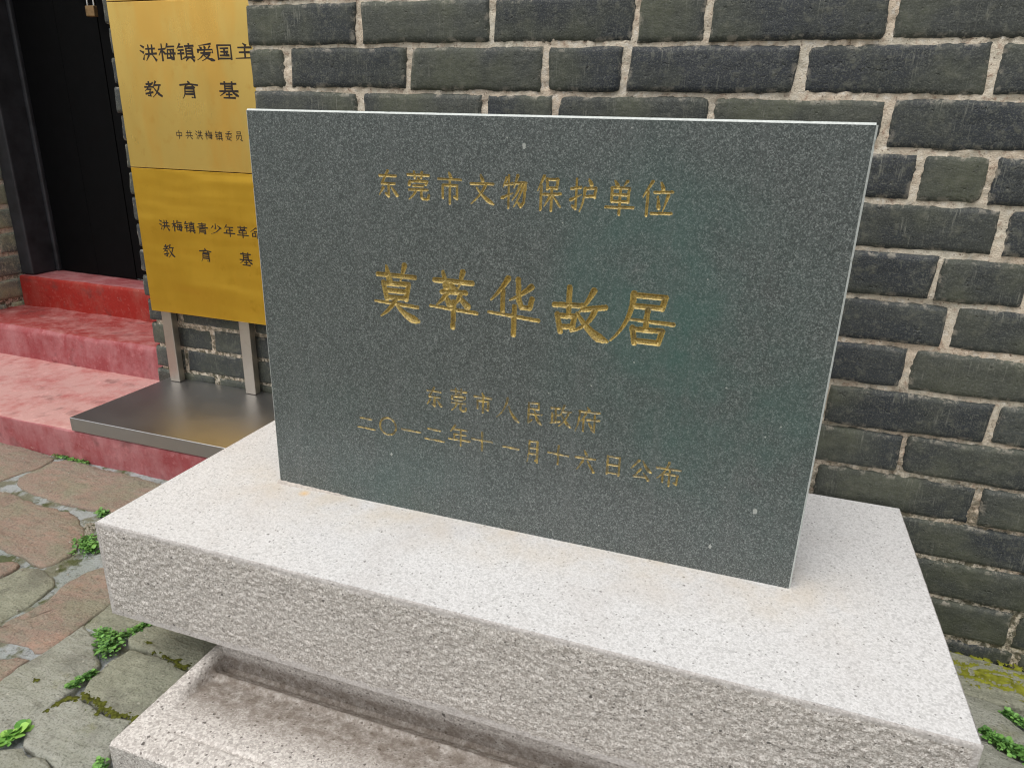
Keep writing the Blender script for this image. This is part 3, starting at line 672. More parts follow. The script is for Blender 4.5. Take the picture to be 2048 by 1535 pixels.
# ------------------------------------------------------------------ stroke data (0..100 boxes, y down). code: h even, p thins out, n swells, d dot
CH = {
'东': 'h 15 18 88 18;h 52 0 24 46 82 45;h 54 45 54 92 42 82;p 30 60 12 86;d 68 58 92 86',
'莞': 'h 5 12 95 12;h 33 2 35 22;h 66 2 63 22;d 48 22 54 32;d 14 32 12 46;h 14 35 88 34 82 44;h 30 50 70 49;h 12 64 88 62;p 40 63 34 82 8 98;h 62 63 62 88 72 95 92 93 94 80',
'市': 'd 46 0 54 16;h 5 22 95 22;h 22 42 22 82;h 22 42 80 41 79 84 68 78;h 51 22 51 100',
'文': 'd 44 0 54 20;h 5 31 95 29;p 66 32 50 68 5 100;n 28 42 56 78 98 97',
'物': 'p 20 8 6 36;h 14 28 42 25;h 28 0 28 100;p 2 70 44 54;p 62 0 48 38;h 58 23 94 20 88 80 76 95 68 84;p 74 24 62 55 42 76;p 86 24 72 66 48 97',
'保': 'p 30 0 4 44;h 18 28 18 100;h 42 8 44 38;h 42 9 86 8 82 36;h 44 34 82 34;h 30 54 98 50;h 62 38 62 100;p 58 54 34 88;n 66 54 98 88',
'护': 'h 4 31 38 26;h 22 2 22 92 10 84;p 2 66 40 48;d 66 0 76 16;h 54 29 92 26 90 54;h 54 53 90 50;p 54 28 52 72 36 100',
'单': 'd 30 0 40 15;p 72 0 60 15;h 20 21 22 62;h 20 21 80 20 78 62;h 22 41 78 40;h 22 61 78 60;h 2 80 98 77;h 50 20 50 100',
'位': 'p 32 0 4 46;h 20 30 20 100;d 60 2 68 20;h 42 31 98 28;d 52 42 58 76;p 86 38 72 84;h 36 93 100 90',
'莫': 'h 8 20 92 20;d 28 4 35 32;p 70 0 60 28;h 20 34 27 64;h 20 36 78 34 72 62;h 27 48 68 48;h 27 61 70 60;n 0 70 98 74;p 46 64 36 84 12 97;n 48 72 70 96 100 100',
'萃': 'h 10 18 90 18;d 28 2 35 30;p 70 0 61 28;d 43 22 54 34;h 26 38 76 36;p 35 40 30 50 14 62;d 32 44 43 60;p 64 40 62 50 52 60;d 62 44 80 60;n 0 65 100 70;h 51 54 49 100',
'华': 'p 38 2 24 24 4 42;h 28 24 28 60;p 84 13 64 30 42 39;h 58 2 60 38 66 50 82 50 86 34;n 0 64 100 70;h 52 50 51 100',
'故': 'h 2 38 54 35;h 28 2 29 56;h 8 56 15 90;h 8 59 40 57 36 82;h 15 80 38 78;p 72 4 62 28 48 48;h 54 42 94 34;p 76 40 68 74 34 88;n 44 50 72 94 100 99',
'居': 'p 34 4 34 60 2 100;h 34 7 84 6 80 28;h 36 27 80 27;n 32 54 100 56;h 58 30 57 70;h 36 70 41 100;h 36 73 84 71 79 96;h 40 95 79 95',
'人': 'p 48 0 40 52 0 88;n 52 34 72 82 100 98',
'民': 'h 15 8 78 6 78 32;h 18 33 78 31;h 15 8 16 96 36 82;h 18 57 96 53;n 50 33 64 82 98 98',
'政': 'h 4 19 46 16;h 26 18 26 80;h 26 49 44 47;h 10 44 10 82;p 48 76 0 90;p 66 0 50 44;h 58 29 98 26;p 88 28 76 72 44 98;n 54 44 76 84 100 97',
'府': 'd 48 0 56 14;h 14 19 98 16;p 16 18 16 64 0 100;p 42 26 22 58;h 34 44 34 96;h 46 49 98 46;h 80 28 80 94 68 86;d 56 60 66 76',
'二': 'h 18 14 80 16;h 2 88 98 92', '〇': 'o', '一': 'h 0 40 100 60',
'年': 'p 30 0 8 34;h 24 21 86 20;h 26 46 80 45;h 26 46 26 70;h 0 73 100 72;h 56 20 56 100',
'十': 'h 0 44 100 46;h 50 0 50 100',
'月': 'p 18 5 18 70 2 100;h 18 6 85 5 85 96 70 88;h 20 35 85 34;h 20 61 85 60',
'六': 'd 42 0 56 22;h 0 37 100 36;p 38 50 8 98;d 60 48 94 98',
'日': 'h 12 5 12 100;h 12 7 88 6 88 100;h 12 49 88 48;h 12 93 88 92',
'公': 'p 40 2 5 50;n 58 2 76 42 100 56;p 52 44 22 86;h 22 86 78 84;d 66 64 88 96',
'布': 'h 0 29 98 26;p 50 0 40 42 4 74;h 28 52 28 88;h 28 51 88 50 86 90 76 84;h 56 32 56 100',
'洪': 'd 6 6 24 18;d 0 38 20 50;p 16 92 24 64;h 36 28 92 26;h 52 4 54 56;h 76 4 74 56;h 32 60 100 56;p 52 66 34 98;d 74 64 96 98',
'梅': 'h 0 33 40 29;h 20 2 20 100;p 18 36 0 66;d 24 40 38 58;p 56 0 46 26;h 54 17 96 16;h 56 32 50 84 92 82;h 54 35 90 34 88 96 76 92;h 42 59 100 57;d 70 40 75 50;d 68 64 73 76',
'镇': 'p 20 0 2 28;h 14 19 38 18;h 8 38 38 36;h 4 58 40 56;h 22 38 22 94 38 84;h 48 14 98 12;h 72 0 72 24;h 54 26 54 78;h 54 27 90 26 90 78;h 54 43 90 42;h 54 59 90 58;h 44 80 100 80;p 60 84 50 100;d 80 84 97 100',
'爱': 'p 84 0 16 10;d 20 18 28 28;d 46 14 50 26;p 78 14 70 26;h 8 32 8 50;h 8 36 92 34 90 52;h 24 54 80 52;p 46 40 36 76 2 94;h 40 64 74 62;p 74 62 56 88 28 100;n 40 68 62 90 100 98',
'国': 'h 8 6 10 98;h 8 6 92 6 92 98;h 26 26 74 26;h 28 48 72 48;h 22 72 78 72;h 50 26 50 72;d 60 56 70 68;h 10 92 90 92',
'主': 'd 42 0 56 15;h 14 26 86 26;h 20 56 80 56;n 0 94 100 90;h 50 26 50 92',
'教': 'h 10 18 46 16;h 26 2 26 34;h 0 36 52 34;p 50 8 0 60;h 14 50 38 50 28 62;h 28 62 30 92 16 88;h 2 78 46 68;p 68 0 50 40;h 60 24 96 22;p 88 24 78 70 44 98;n 54 38 76 80 100 92',
'育': 'd 46 0 53 12;h 0 22 50 16 100 22;h 44 20 24 37 78 33;d 68 24 80 38;p 26 44 26 82 10 100;h 26 44 76 44 77 98 62 94;h 28 60 76 60;h 28 75 76 75',
'基': 'h 8 12 92 12;h 30 0 30 56;h 70 0 70 56;h 30 27 70 27;h 30 41 70 41;h 0 57 100 57;p 32 58 20 72 2 84;n 66 58 80 74 100 86;h 34 77 66 77;h 50 62 50 96;h 20 97 82 97',
'中': 'h 12 26 12 66;h 12 26 88 26 88 66;h 12 63 88 63;h 50 0 50 100',
'共': 'h 10 27 90 27;h 32 4 32 60;h 68 4 68 60;h 0 61 100 61;p 34 72 12 100;d 66 72 92 99',
'委': 'p 76 0 22 10;h 2 25 98 25;h 50 8 50 44;p 46 26 6 48;n 54 26 96 46;h 2 63 98 63;h 42 46 24 80 84 100;p 74 62 60 90 8 100',
'员': 'h 24 4 26 30;h 24 5 76 4 76 30;h 26 27 76 27;h 16 42 16 82;h 16 43 84 42 84 82;p 50 52 44 84 4 100;d 60 82 94 100',
'青': 'h 14 10 86 10;h 20 25 80 25;h 0 41 100 41;h 50 0 50 40;p 24 54 24 82 12 100;h 24 54 76 54 76 98 64 96;h 26 69 76 69;h 26 83 76 83',
'少': 'h 48 0 48 48 38 42;p 26 20 4 46;d 68 16 98 40;p 84 42 52 84 2 96',
'革': 'h 8 12 92 12;h 32 0 32 28;h 68 0 68 28;h 32 29 68 29;h 18 39 18 62;h 18 39 82 38 82 62;h 18 61 82 60;h 0 79 100 79;h 50 28 50 100',
'命': 'p 50 0 0 40;n 50 0 100 40;h 30 38 70 38;h 14 54 14 86;h 14 54 42 53 42 84;h 14 82 42 82;h 58 52 58 100;h 58 53 90 52 88 82 78 80',
}
def strokes(ch, cx, cz, wd, ht):
    """list of (points, half width factor per point)"""
    res = []
    for st in CH[ch].split(';'):
        tk = st.split(); code = tk[0]
        if code == 'o':
            pts = [(50 + 44 * math.cos(a), 50 + 44 * math.sin(a)) for a in np.linspace(0, 2 * math.pi, 25)]
        else:
            v = list(map(float, tk[1:])); pts = list(zip(v[::2], v[1::2]))
        if code in 'pn' and len(pts) > 2:
            P = [pts[0]]
            for t in np.linspace(0, 1, 9)[1:]:
                a, b, c = pts[0], pts[1], pts[2]
                P.append(tuple((1 - t) ** 2 * a[i] + 2 * t * (1 - t) * b[i] + t * t * c[i] for i in (0, 1)))
            pts = P
        W = [(cx + (x - 50) / 100 * wd, cz - (y - 50) / 100 * ht) for x, y in pts]
        n = len(W); L = [0]
        for i in range(1, n): L.append(L[-1] + math.dist(W[i], W[i - 1]))
        ts = [l / (L[-1] or 1) for l in L]
        if code == 'p': hw = [1.15 - .85 * t for t in ts]
        elif code == 'n': hw = [.5 + 1.25 * min(1, t / .8) if t < .85 else 1.55 - 5.5 * (t - .85) for t in ts]
        elif code == 'd': hw = [.55 + .85 * t for t in ts]
        else: hw = [1.0] * n
        if code == 'd' or (code == 'n' and n == 2):   # give two-point strokes a middle
            W = [W[0], ((W[0][0] + W[-1][0]) / 2, (W[0][1] + W[-1][1]) / 2), W[-1]]; hw = [hw[0], hw[0] * .5 + hw[-1] * .6, hw[-1]]
        res.append((W, hw))
    return res

# ------------------------------------------------------------------ engraved tablet
R1 = [('东', .2732, .6100, .0413, .0455), ('莞', .33, .6107, .0428, .0462), ('市', .3866, .6104, .0434, .0487), ('文', .4424, .6105, .0421, .0457), ('物', .4974, .6100, .0425, .0496), ('保', .5540, .6108, .0395, .051), ('护', .6099, .6106, .043, .0488), ('单', .6659, .6100, .0439, .0488), ('位', .7211, .6115, .0454, .0494)]
R2 = [('莫', .2845, .4288, .0845, .0965), ('萃', .3928, .4264, .0865, .0976), ('华', .5018, .4256, .0878, .0967), ('故', .6159, .4264, .0915, .0848), ('居', .7154, .4291, .0981, .0825)]
R3 = [('东', .3543, .2412, .0349, .0389), ('莞', .403, .2438, .0331, .0442), ('市', .4496, .2457, .0351, .037), ('人', .4972, .2403, .0408, .0433), ('民', .545, .2417, .0289, .0418), ('政', .5925, .2437, .037, .0395), ('府', .6399, .2436, .0412, .0453)]
R4 = [('二', .2121, .1681, .0382, .0262), ('〇', .2587, .1691, .0384, .0392), ('一', .3074, .1681, .0385, .003), ('二', .3551, .1686, .0386, .0273), ('年', .4047, .1750, .0405, .0385), ('十', .4493, .1714, .0387, .0355), ('一', .5044, .1683, .0292, .003), ('月', .5461, .1684, .0221, .0435), ('十', .5919, .17, .0359, .0353), ('六', .6409, .1675, .0341, .0387), ('日', .6898, .1685, .0264, .0355), ('公', .7364, .1684, .0365, .036), ('布', .7827, .1693, .0397, .0419)]
ZT = .7241; TD = .105
tab = empty('stone_tablet', (.5, TD / 2, 0)); tag(tab, 'dark green grey granite tablet with gold carved characters on the pale pedestal', 'stone tablet')
def relief_patch(rows, x0, x1, z0, z1, step):
    nx, nzv = int(round((x1 - x0) / step)) + 1, int(round((z1 - z0) / step)) + 1
    X = np.linspace(x0, x1, nx); Z = np.linspace(z0, z1, nzv); D = np.zeros((nzv, nx))
    dx, dz = X[1] - X[0], Z[1] - Z[0]
    for row, hw0 in rows:
        for ch in row:
            for W, hw in strokes(*ch):
                for (a, b, ha, hb) in zip(W, W[1:], hw, hw[1:]):
                    m = max(ha, hb) * hw0 + .001
                    i0, i1 = max(0, int((min(a[0], b[0]) - m - x0) / dx)), min(nx, int((max(a[0], b[0]) + m - x0) / dx) + 2)
                    j0, j1 = max(0, int((min(a[1], b[1]) - m - z0) / dz)), min(nzv, int((max(a[1], b[1]) + m - z0) / dz) + 2)
                    if i1 <= i0 or j1 <= j0: continue
                    xx, zz = np.meshgrid(X[i0:i1], Z[j0:j1])
                    ab = (b[0] - a[0], b[1] - a[1]); l2 = ab[0] ** 2 + ab[1] ** 2 + 1e-12
                    t = np.clip(((xx - a[0]) * ab[0] + (zz - a[1]) * ab[1]) / l2, 0, 1)
                    d = np.hypot(xx - a[0] - t * ab[0], zz - a[1] - t * ab[1])
                    dep = np.clip(((ha + (hb - ha) * t) * hw0 - d) * 1.5, 0, .0052)
                    D[j0:j1, i0:i1] = np.maximum(D[j0:j1, i0:i1], dep)
    D[0, :] = D[-1, :] = 0; D[:, 0] = D[:, -1] = 0
    xx, zz = np.meshgrid(X, Z)
    V = np.stack([xx, D, zz], -1).reshape(-1, 3)
    idx = np.arange(nx * nzv).reshape(nzv, nx)
    F = np.stack([idx[:-1, :-1], idx[:-1, 1:], idx[1:, 1:], idx[1:, :-1]], -1).reshape(-1, 4)
    Df = D.reshape(-1)[F].max(1); gold = Df > .00018
    return V, F, gold
def np_mesh(name, V, F):
    used = np.unique(F); remap = np.full(len(V), -1); remap[used] = np.arange(len(used)); V2 = V[used]; F2 = remap[F]
    me = bpy.data.meshes.new(name); me.vertices.add(len(V2)); me.vertices.foreach_set('co', V2.astype(np.float32).ravel())
    me.loops.add(F2.size); me.loops.foreach_set('vertex_index', F2.astype(np.int32).ravel())
    me.polygons.add(len(F2)); me.polygons.foreach_set('loop_start', np.arange(0, F2.size, 4, dtype=np.int32)); me.polygons.foreach_set('loop_total', np.full(len(F2), 4, dtype=np.int32))
    me.update(calc_edges=True); me.validate(); return me
E_ = .0030     # arris
patches = [([(R4, .0016)], .185, .81, .140, .200, .0009), ([(R3, .0016)], .33, .67, .213, .271, .0009), ([(R2, .0043)], .235, .77, .372, .482, .00095), ([(R1, .0019)], .245, .75, .580, .642, .0009)]
FV, FF = [], []; off = 0
for rows, x0, x1, z0, z1, st in patches:
    V, F, gold = relief_patch(rows, x0, x1, z0, z1, st)
    FV.append(V); FF.append(F[~gold] + off); off += len(V)
    link('engraved_lettering', np_mesh('engraved_lettering', V, F[gold]), MGOLD, tab)
# plain field between the lettered bands
cuts = [(E_, None)]
quads = []
zs = [E_]
for p in patches: zs += [p[3], p[4]]
zs.append(ZT - E_)
for i in range(0, len(zs), 2): quads.append((E_, 1 - E_, zs[i], zs[i + 1]))
for p in patches: quads += [(E_, p[1], p[3], p[4]), (p[2], 1 - E_, p[3], p[4])]
V = []; F = []
for (a, b, c, d) in quads:
    o = len(V); V += [(a, 0, c), (b, 0, c), (b, 0, d), (a, 0, d)]; F.append((o, o + 1, o + 2, o + 3))
FV.append(np.array(V)); FF.append(np.array(F) + off)
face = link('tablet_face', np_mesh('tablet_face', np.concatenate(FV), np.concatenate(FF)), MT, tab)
# body with worn, slightly chipped arrises
def tablet_body():
    g = Geo(); n = 120
    def edge(pa, pb, ina, out, back, seed):
        """strip from the face edge (pa..pb) over a chipped arris to the side"""
        A, B = Vector(pa), Vector(pb); P = [[], [], []]
        for i in range(n + 1):
            t = i / n; p = A.lerp(B, t)
            ch = max(0, fbm(t * 42 + seed, seed, 1, 3) - .42) * .012
            ch = min(ch, .005) if 0 < i < n else 0
            P[0].append(tuple(p)); P[1].append(tuple(p + Vector(out) * (E_) + Vector((0, E_ + ch * .6, 0)) - Vector(out) * ch * .15)); P[2].append(tuple(p + Vector(out) * E_ + Vector((0, TD, 0))))
        return P
    for pa, pb, out, sd_ in (((E_, 0, ZT - E_), (1 - E_, 0, ZT - E_), (0, 0, 1), 2.0), ((1 - E_, 0, ZT - E_), (1 - E_, 0, 0), (1, 0, 0), 5.0), ((E_, 0, 0), (E_, 0, ZT - E_), (-1, 0, 0), 8.0)):
        P = edge(pa, pb, None, out, TD, sd_)
        g.grid(P[:2], 1); g.grid(P[1:], 2)
    g.add([(0, TD, 0), (1, TD, 0), (1, TD, ZT), (0, TD, ZT)], [(0, 3, 2, 1)], 0)
    g.add([(E_, 0, 0), (1 - E_, 0, 0), (1 - E_, 0, E_), (E_, 0, E_)], [(0, 1, 2, 3)], 0)
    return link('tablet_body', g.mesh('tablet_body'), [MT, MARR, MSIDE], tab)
MARR = plain('skylit_granite_arris', (.66, .70, .67), .6, nsc=300, var=.25, bumpd=.001)  # pale tone paints in the sky light the arrises catch
MSIDE = plain('sawn_granite_side', (.20, .215, .205), .6, nsc=300, var=.4, bumpd=.001)
tablet_body()
# a bead of pale mortar under the left end of the tablet
g = Geo(); P = [[], [], []]
for i in range(60):
    t = i / 59; x = -.001 + t * .16; wv = .0058 * (1 - t) ** .6 + fbm(x * 90, 2, 0, 3) * .0016 + .0004
    P[0].append((x, -.0035 - wv * .5, .0002)); P[1].append((x, -.003 - wv * .2, max(.001, wv * .8))); P[2].append((x, .002, max(.0012, wv)))
g.grid(P); link('mortar_bead', g.mesh('mortar_bead', True), plain('pale_mortar', (.62, .56, .50), .9, nsc=150), tab)

# ------------------------------------------------------------------ pedestal
X0, X1, YF, YB, ZS = -.2157, 1.2196, -.2567, .3740, -.2018
ped = empty('granite_pedestal', (.5, 0, ZG)); tag(ped, 'pale speckled granite pedestal with rough hammered slab under the dark tablet', 'pedestal')
def slab():
    """wide cap slab: honed top, bush-hammered sides with drafted margins"""
    E2 = .0022; g = Geo()
    g.box(X0 + .03, X1 - .03, YF + .03, YB - .03, ZS + .003, ZS + .02, 1)
    g.grid([[(X0 + E2, YF + E2, 0), (X1 - E2, YF + E2, 0)], [(X0 + E2, YB - E2, 0), (X1 - E2, YB - E2, 0)]], 0)
    g.grid([[(X0 + .001, YB - .001, ZS), (X1 - .001, YB - .001, ZS)], [(X0 + .001, YF + .001, ZS), (X1 - .001, YF + .001, ZS)]], 1)
    def side(org, du, L, nrm, seed, step=.0042):
        org, du, nrm = Vector(org), Vector(du), Vector(nrm); nu, nv = int(L / step), int(-ZS / step); P = []
        vs = [0.0] + [(-.0022 + (ZS + .004) * j / nv) for j in range(nv)] + [ZS]
        for j, z in enumerate(vs):
            row = []
            for i in range(nu + 1):
                u = L * i / nu; m = min(u, L - u) / .011; mz = (-z) / (.010 + .003 * nz(u * 20, seed)); mb = (z - ZS) / (.020 + .008 * nz(u * 12, seed + 3))
                k = max(0, min(1, (min(m, mz, mb) - .75) * 2.2))
                p = org + du * u
                h = (fbm(u * 110 + z * 40 + seed, z * 230, seed, 5) * .0026 + fbm(u * 14, z * 14, seed, 2) * .0015) * k + k * .0008 + fbm(u * 130, z * 130, seed, 2) * .0005
                if j == 0: h = -E2 + fbm(u * 25, 1, seed, 3) * .0006
                row.append(tuple(p + nrm * h + Vector((0, 0, z))))
            P.append(row)
        nf = len(g.f); P = P[::-1]; g.grid(P, 1); K = nu + 1
        for q in range(nf, len(g.f)):
            j, i = divmod(q - nf, nu); z = (P[j][0][2] + P[j + 1][0][2]) / 2; u = L * (i + .5) / nu
            wob = fbm(u * 30, z * 30, seed + 6, 3) * .004
            if min(u, L - u) < .0085 + wob or -z < .0095 + wob or z - ZS < .012 + wob * 2: g.m[q] = 2
    side((X0, YF, 0), (1, 0, 0), X1 - X0, (0, -1, 0), 1.3, .0030)
    side((X1, YF, 0), (0, 1, 0), YB - YF, (1, 0, 0), 4.1, .008)
    side((X0, YB, 0), (0, -1, 0), YB - YF, (-1, 0, 0), 7.7, .008)
    side((X1, YB, 0), (-1, 0, 0), X1 - X0, (0, 1, 0), 9.7, .02)
    return link('cap_slab', g.mesh('cap_slab', True), [MGT, MGR, MGM], ped)
sl = slab()
for p in sl.data.polygons: p.use_smooth = p.material_index > 0
PX0, PX1, PY0, PY1, PZ = -.030, 1.034, -.448, .36, -.27
g = Geo(); g.box(-.012, 1.016, -.2005, .33, -.36, ZS - .0005)
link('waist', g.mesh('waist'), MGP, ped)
def plinth():
    g = Geo(); xs = np.unique(np.concatenate([np.arange(PX0, PX1, .006), [PX1]])); ys = np.arange(PY0, -.19, .0032); P = []
    for y in ys:
        row = []
        for x in xs:
            z = PZ
            # scooped tray that deepens towards the waist
            dx = min(x - (PX0 + .020), (PX1 - .020) - x); t = (y - (-.393)) / .19
            if t > 0:
                depth = .040 * min(1, t) ** 1.2
                wallk = max(0, min(1, dx / (.004 + .035 * (1 - min(1, t)) ** 1.5)))
                wallk = wallk * wallk * (3 - 2 * wallk)
                z -= depth * wallk
                z += wallk * .0075 * math.exp(-((y + .236) / .007) ** 2)
                z -= wallk * .0085 * math.exp(-((y + .2085) / .006) ** 2)
            gx = max(0, min(1, (x - PX0 - .055) / .05))
            z -= .0042 * math.exp(-((y + .392) / .0035) ** 2) * gx
            z += fbm(x * 60, y * 60, 2, 3) * .0006
            if y < PY0 + .002: z -= .003 + max(0, fbm(x * 40, 3, 1, 3)) * .005
            row.append((x, y, z))
        P.append(row)
    g.grid(P)
    K = len(xs)
    fr = [[(x, PY0 - .0025 + fbm(x * 50, z * 50, 8, 3) * .001, z) for x in xs] for z in (ZG - .06, ZG - .02, ZG, PZ - .02)] + [[(x, PY0 - .0025, p[2]) for x, p in zip(xs, P[0])]]
    g.grid(fr, 1); g.grid([fr[-1], P[0]], 1)
    g.add([(PX0, PY0 - .0025, ZG - .06), (PX0, PY1, ZG - .06), (PX0, PY1, PZ), (PX0, PY0 + .002, PZ)], [(0, 3, 2, 1)], 1)
    g.add([(PX1, PY0 - .0025, ZG - .06), (PX1, PY1, ZG - .06), (PX1, PY1, PZ), (PX1, PY0 + .002, PZ)], [(0, 1, 2, 3)], 1)
    g.add([(PX0, -.1915, PZ), (PX0 + .02, -.1915, PZ), (PX0 + .02, PY1, PZ), (PX0, PY1, PZ)], [(0, 1, 2, 3)], 0)
    g.add([(PX1 - .02, -.1915, PZ), (PX1, -.1915, PZ), (PX1, PY1, PZ), (PX1 - .02, PY1, PZ)], [(0, 1, 2, 3)], 0)
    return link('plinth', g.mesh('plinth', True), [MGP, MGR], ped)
plinth()

# ------------------------------------------------------------------ brass sign
sign = empty('brass_sign', (-.71, .75, ZP)); tag(sign, 'tall brass sign with black characters on steel posts, partly hidden behind the wall corner', 'sign')
SX0, SX1, SY = -1.055, -.372, .744
def panel(z0, z1, mat):
    g = Geo(); g.box(SX0, SX1, SY, SY + .018, z0, z1)
    return bevel(link('brass_panel', g.mesh('brass_panel'), mat, sign), .0012, 2)
ZB = (.0885, .5572, 1.0280, 1.50)
panel(ZB[0], ZB[1] - .0012, MBR2); panel(ZB[1] + .0012, ZB[2] - .0012, MBR); panel(ZB[2] + .0012, ZB[3], MBR)
for x in (-1.036, -.714, -.420):
    g = Geo(); g.box(x, x + .042, SY + .0185, SY + .045, -.171, 1.5); bevel(link('post', g.mesh('post'), MSP, sign), .003)
g = Geo(); g.box(-1.0675, -.30, YW - .006, .800, -.2165, -.1722); bevel(link('sign_base', g.mesh('sign_base'), MST, sign), .0022, 3)
P1 = [('洪', -.922, .8899, .060, .0448), ('梅', -.8525, .8903, .060, .0457), ('镇', -.7842, .89, .062, .0453), ('爱', -.7132, .8896, .0615, .0448), ('国', -.6462, .89, .0555, .0404), ('主', -.5753, .8916, .0631, .0413)]
P2 = [('教', -.9217, .7884, .0631, .045), ('育', -.7865, .7884, .0653, .0469), ('基', -.6437, .7891, .0645, .0446)]
P3 = [('中', -.8443, .6615, .0249, .0247), ('共', -.8065, .6621, .0255, .0245), ('洪', -.7696, .6624, .0255, .0255), ('梅', -.7333, .6627, .026, .0243), ('镇', -.6967, .6620, .0265, .0256), ('委', -.6602, .6627, .0236, .0255), ('员', -.6232, .663, .0245, .0262)]
P4 = [('洪', -.9498, .382, .040, .0335), ('梅', -.8978, .3823, .040, .0345), ('镇', -.8491, .3817, .042, .0340), ('青', -.798, .3812, .0415, .0348), ('少', -.7455, .3825, .0415, .033), ('年', -.695, .3813, .042, .0355), ('革', -.6441, .3810, .0415, .0352), ('命', -.5929, .3808, .042, .0320)]
P5 = [('教', -.9452, .2985, .044, .0425), ('育', -.7976, .2972, .046, .0422), ('基', -.642, .2970, .0455, .0405)]
def ink(row, hw0, wave=1.0):
    k = 0
    for ch in row:
        g = Geo()
        for W, hw in strokes(*ch):
            k += 1; y = SY - .0004 - (k % 40) * .000006
            n = len(W); Lf, Rt = [], []
            for i in range(n):
                a = W[max(0, i - 1)]; b = W[min(n - 1, i + 1)]
                d = Vector((b[0] - a[0], b[1] - a[1])); d.normalize(); nr = Vector((-d.y, d.x))
                if 0 < i < n - 1:
                    d1 = Vector((W[i][0] - a[0], W[i][1] - a[1])).normalized(); kx = 1 / max(.6, abs(d1.dot(d)))
                else: kx = 1
                h_ = hw[i] * hw0 * kx * (1 + .18 * wave * math.sin(i * 2.1 + k))
                p = Vector(W[i])
                if i == 0: p = p - d * hw0 * .6
                if i == n - 1: p = p + d * hw0 * .6; h_ *= 1 + .15 * wave
                Lf.append(p + nr * h_); Rt.append(p - nr * h_)
            vs = [(p.x, y, p.y) for p in Lf] + [(p.x, y, p.y) for p in Rt]
            g.add(vs, [(i, n + i, n + i + 1, i + 1) for i in range(n - 1)])
        link('character', g.mesh('character'), MINK, sign)
ink(P1, .0025); ink(P2, .0025); ink(P3, .0011, 0); ink(P4, .0018); ink(P5, .0019)

# ------------------------------------------------------------------ weeds and moss
def clump(name, label, cat, pts, n, size, hgt, mat, seed, group=None, rnd_leaf=1.0, z=ZG):
    """low plant: many small ovate leaves spread along a crack given as points"""
    rn = random.Random(seed); g = Geo()
    segs = list(zip(pts, pts[1:])) if len(pts) > 1 else [(pts[0], pts[0])]
    for i in range(n):
        a, b = rn.choice(segs); t = rn.random(); wv = a[2] + (b[2] - a[2]) * t
        r_ = wv * min(1.5, abs(rn.gauss(0, .62))); th = rn.random() * 6.283
        x = a[0] + (b[0] - a[0]) * t + r_ * math.cos(th); y_ = a[1] + (b[1] - a[1]) * t + r_ * math.sin(th)
        hz = hgt * max(.15, 1 - (r_ / wv) * .6) * rn.random() ** 1.5 * .8 + .003
        s = size * rn.choice((.55, .75, 1.0, 1.5)) * rn.uniform(.8, 1.2); az_ = rn.random() * 6.283; el_ = rn.uniform(-.15, .75)
        d = Vector((math.cos(az_) * math.cos(el_), math.sin(az_) * math.cos(el_), math.sin(el_))); sd_ = Vector((-math.sin(az_), math.cos(az_), rn.uniform(-.3, .3))); up = d.cross(sd_)
        c = Vector((x, y_, z + hz)); w2 = s * .42 * rnd_leaf
        prof = [(0, .0), (.22, .75), (.5, 1.0), (.8, .7), (1.0, 0.0)]
        vs = []
        for (l, wq) in prof:
            mid = c + d * s * l + up * (-.12 * s * l * l)
            if wq == 0: vs.append([mid])
            else: vs.append([mid + sd_ * w2 * wq + up * .06 * s, mid, mid - sd_ * w2 * wq + up * .06 * s])
        flat = [v for q in vs for v in q]
        g.add(flat, [(0, 1, 2), (0, 2, 3), (1, 4, 5, 2), (2, 5, 6, 3), (4, 7, 8, 5), (5, 8, 9, 6), (7, 10, 8), (8, 10, 9)])
        # stalk
        if i % 3 == 0:
            b0 = Vector((x + rn.uniform(-.006, .006), y_ + rn.uniform(-.006, .006), z - .004)); q = .0006
            g.add([b0 - sd_ * q, b0 + sd_ * q, c + sd_ * q, c - sd_ * q], [(0, 1, 2, 3)])
    me = g.mesh(name); o = link(name, me, mat); tag(o, label, cat, group)
    return o
GW = 'weeds growing in the paving cracks'
clump('weed_clump', 'small bright green weed tuft at the slab corner on the left', 'weed', [(-.655, .045, .028), (-.622, .030, .030), (-.600, .015, .024)], 456, 0.0077, .026, MLEAF, 1, GW)
clump('weed_clump', 'largest three-armed weed patch between the grey flagstones lower left', 'weed', [(-.325, -.208, .010), (-.285, -.215, .024), (-.272, -.245, .024)], 792, 0.0062, .018, MLEAF, 2, GW)
clump('weed_clump', 'thin arm of tiny weeds in the crack running under the slab', 'weed', [(-.275, -.205, .012), (-.262, -.170, .008), (-.252, -.150, .006)], 264, 0.0056, .014, MLEAF, 3, GW)
clump('weed_clump', 'narrow row of weeds in the dark crack beside the long grey flagstone', 'weed', [(-.250, -.345, .006), (-.244, -.318, .008), (-.240, -.296, .006)], 240, 0.0062, .012, MLEAF, 4, GW)
clump('weed_clump', 'broad pale leaved weed at the lower left edge of the picture', 'weed', [(-.262, -.495, .012), (-.245, -.468, .015), (-.236, -.443, .012)], 46, 0.0125, .014, MLEAF2, 5, GW, 1.5)
clump('weed_clump', 'weeds at the foot of the pedestal plinth, bottom left', 'weed', [(-.058, -.450, .007), (-.040, -.470, .010), (-.03, -.49, .01)], 216, 0.0062, .012, MLEAF, 6, GW)
clump('weed_clump', 'dense green weed patch beside the right end of the slab', 'weed', [(1.385, .158, .008), (1.42, .135, .018), (1.47, .118, .020), (1.53, .10, .02)], 1008, 0.0062, .018, MLEAF, 7, GW)
clump('weed_clump', 'small weed tuft at the right picture edge below the mossy stone', 'weed', [(1.438, .226, .006), (1.462, .210, .012), (1.50, .19, .014)], 408, 0.0062, .016, MLEAF, 8, GW)
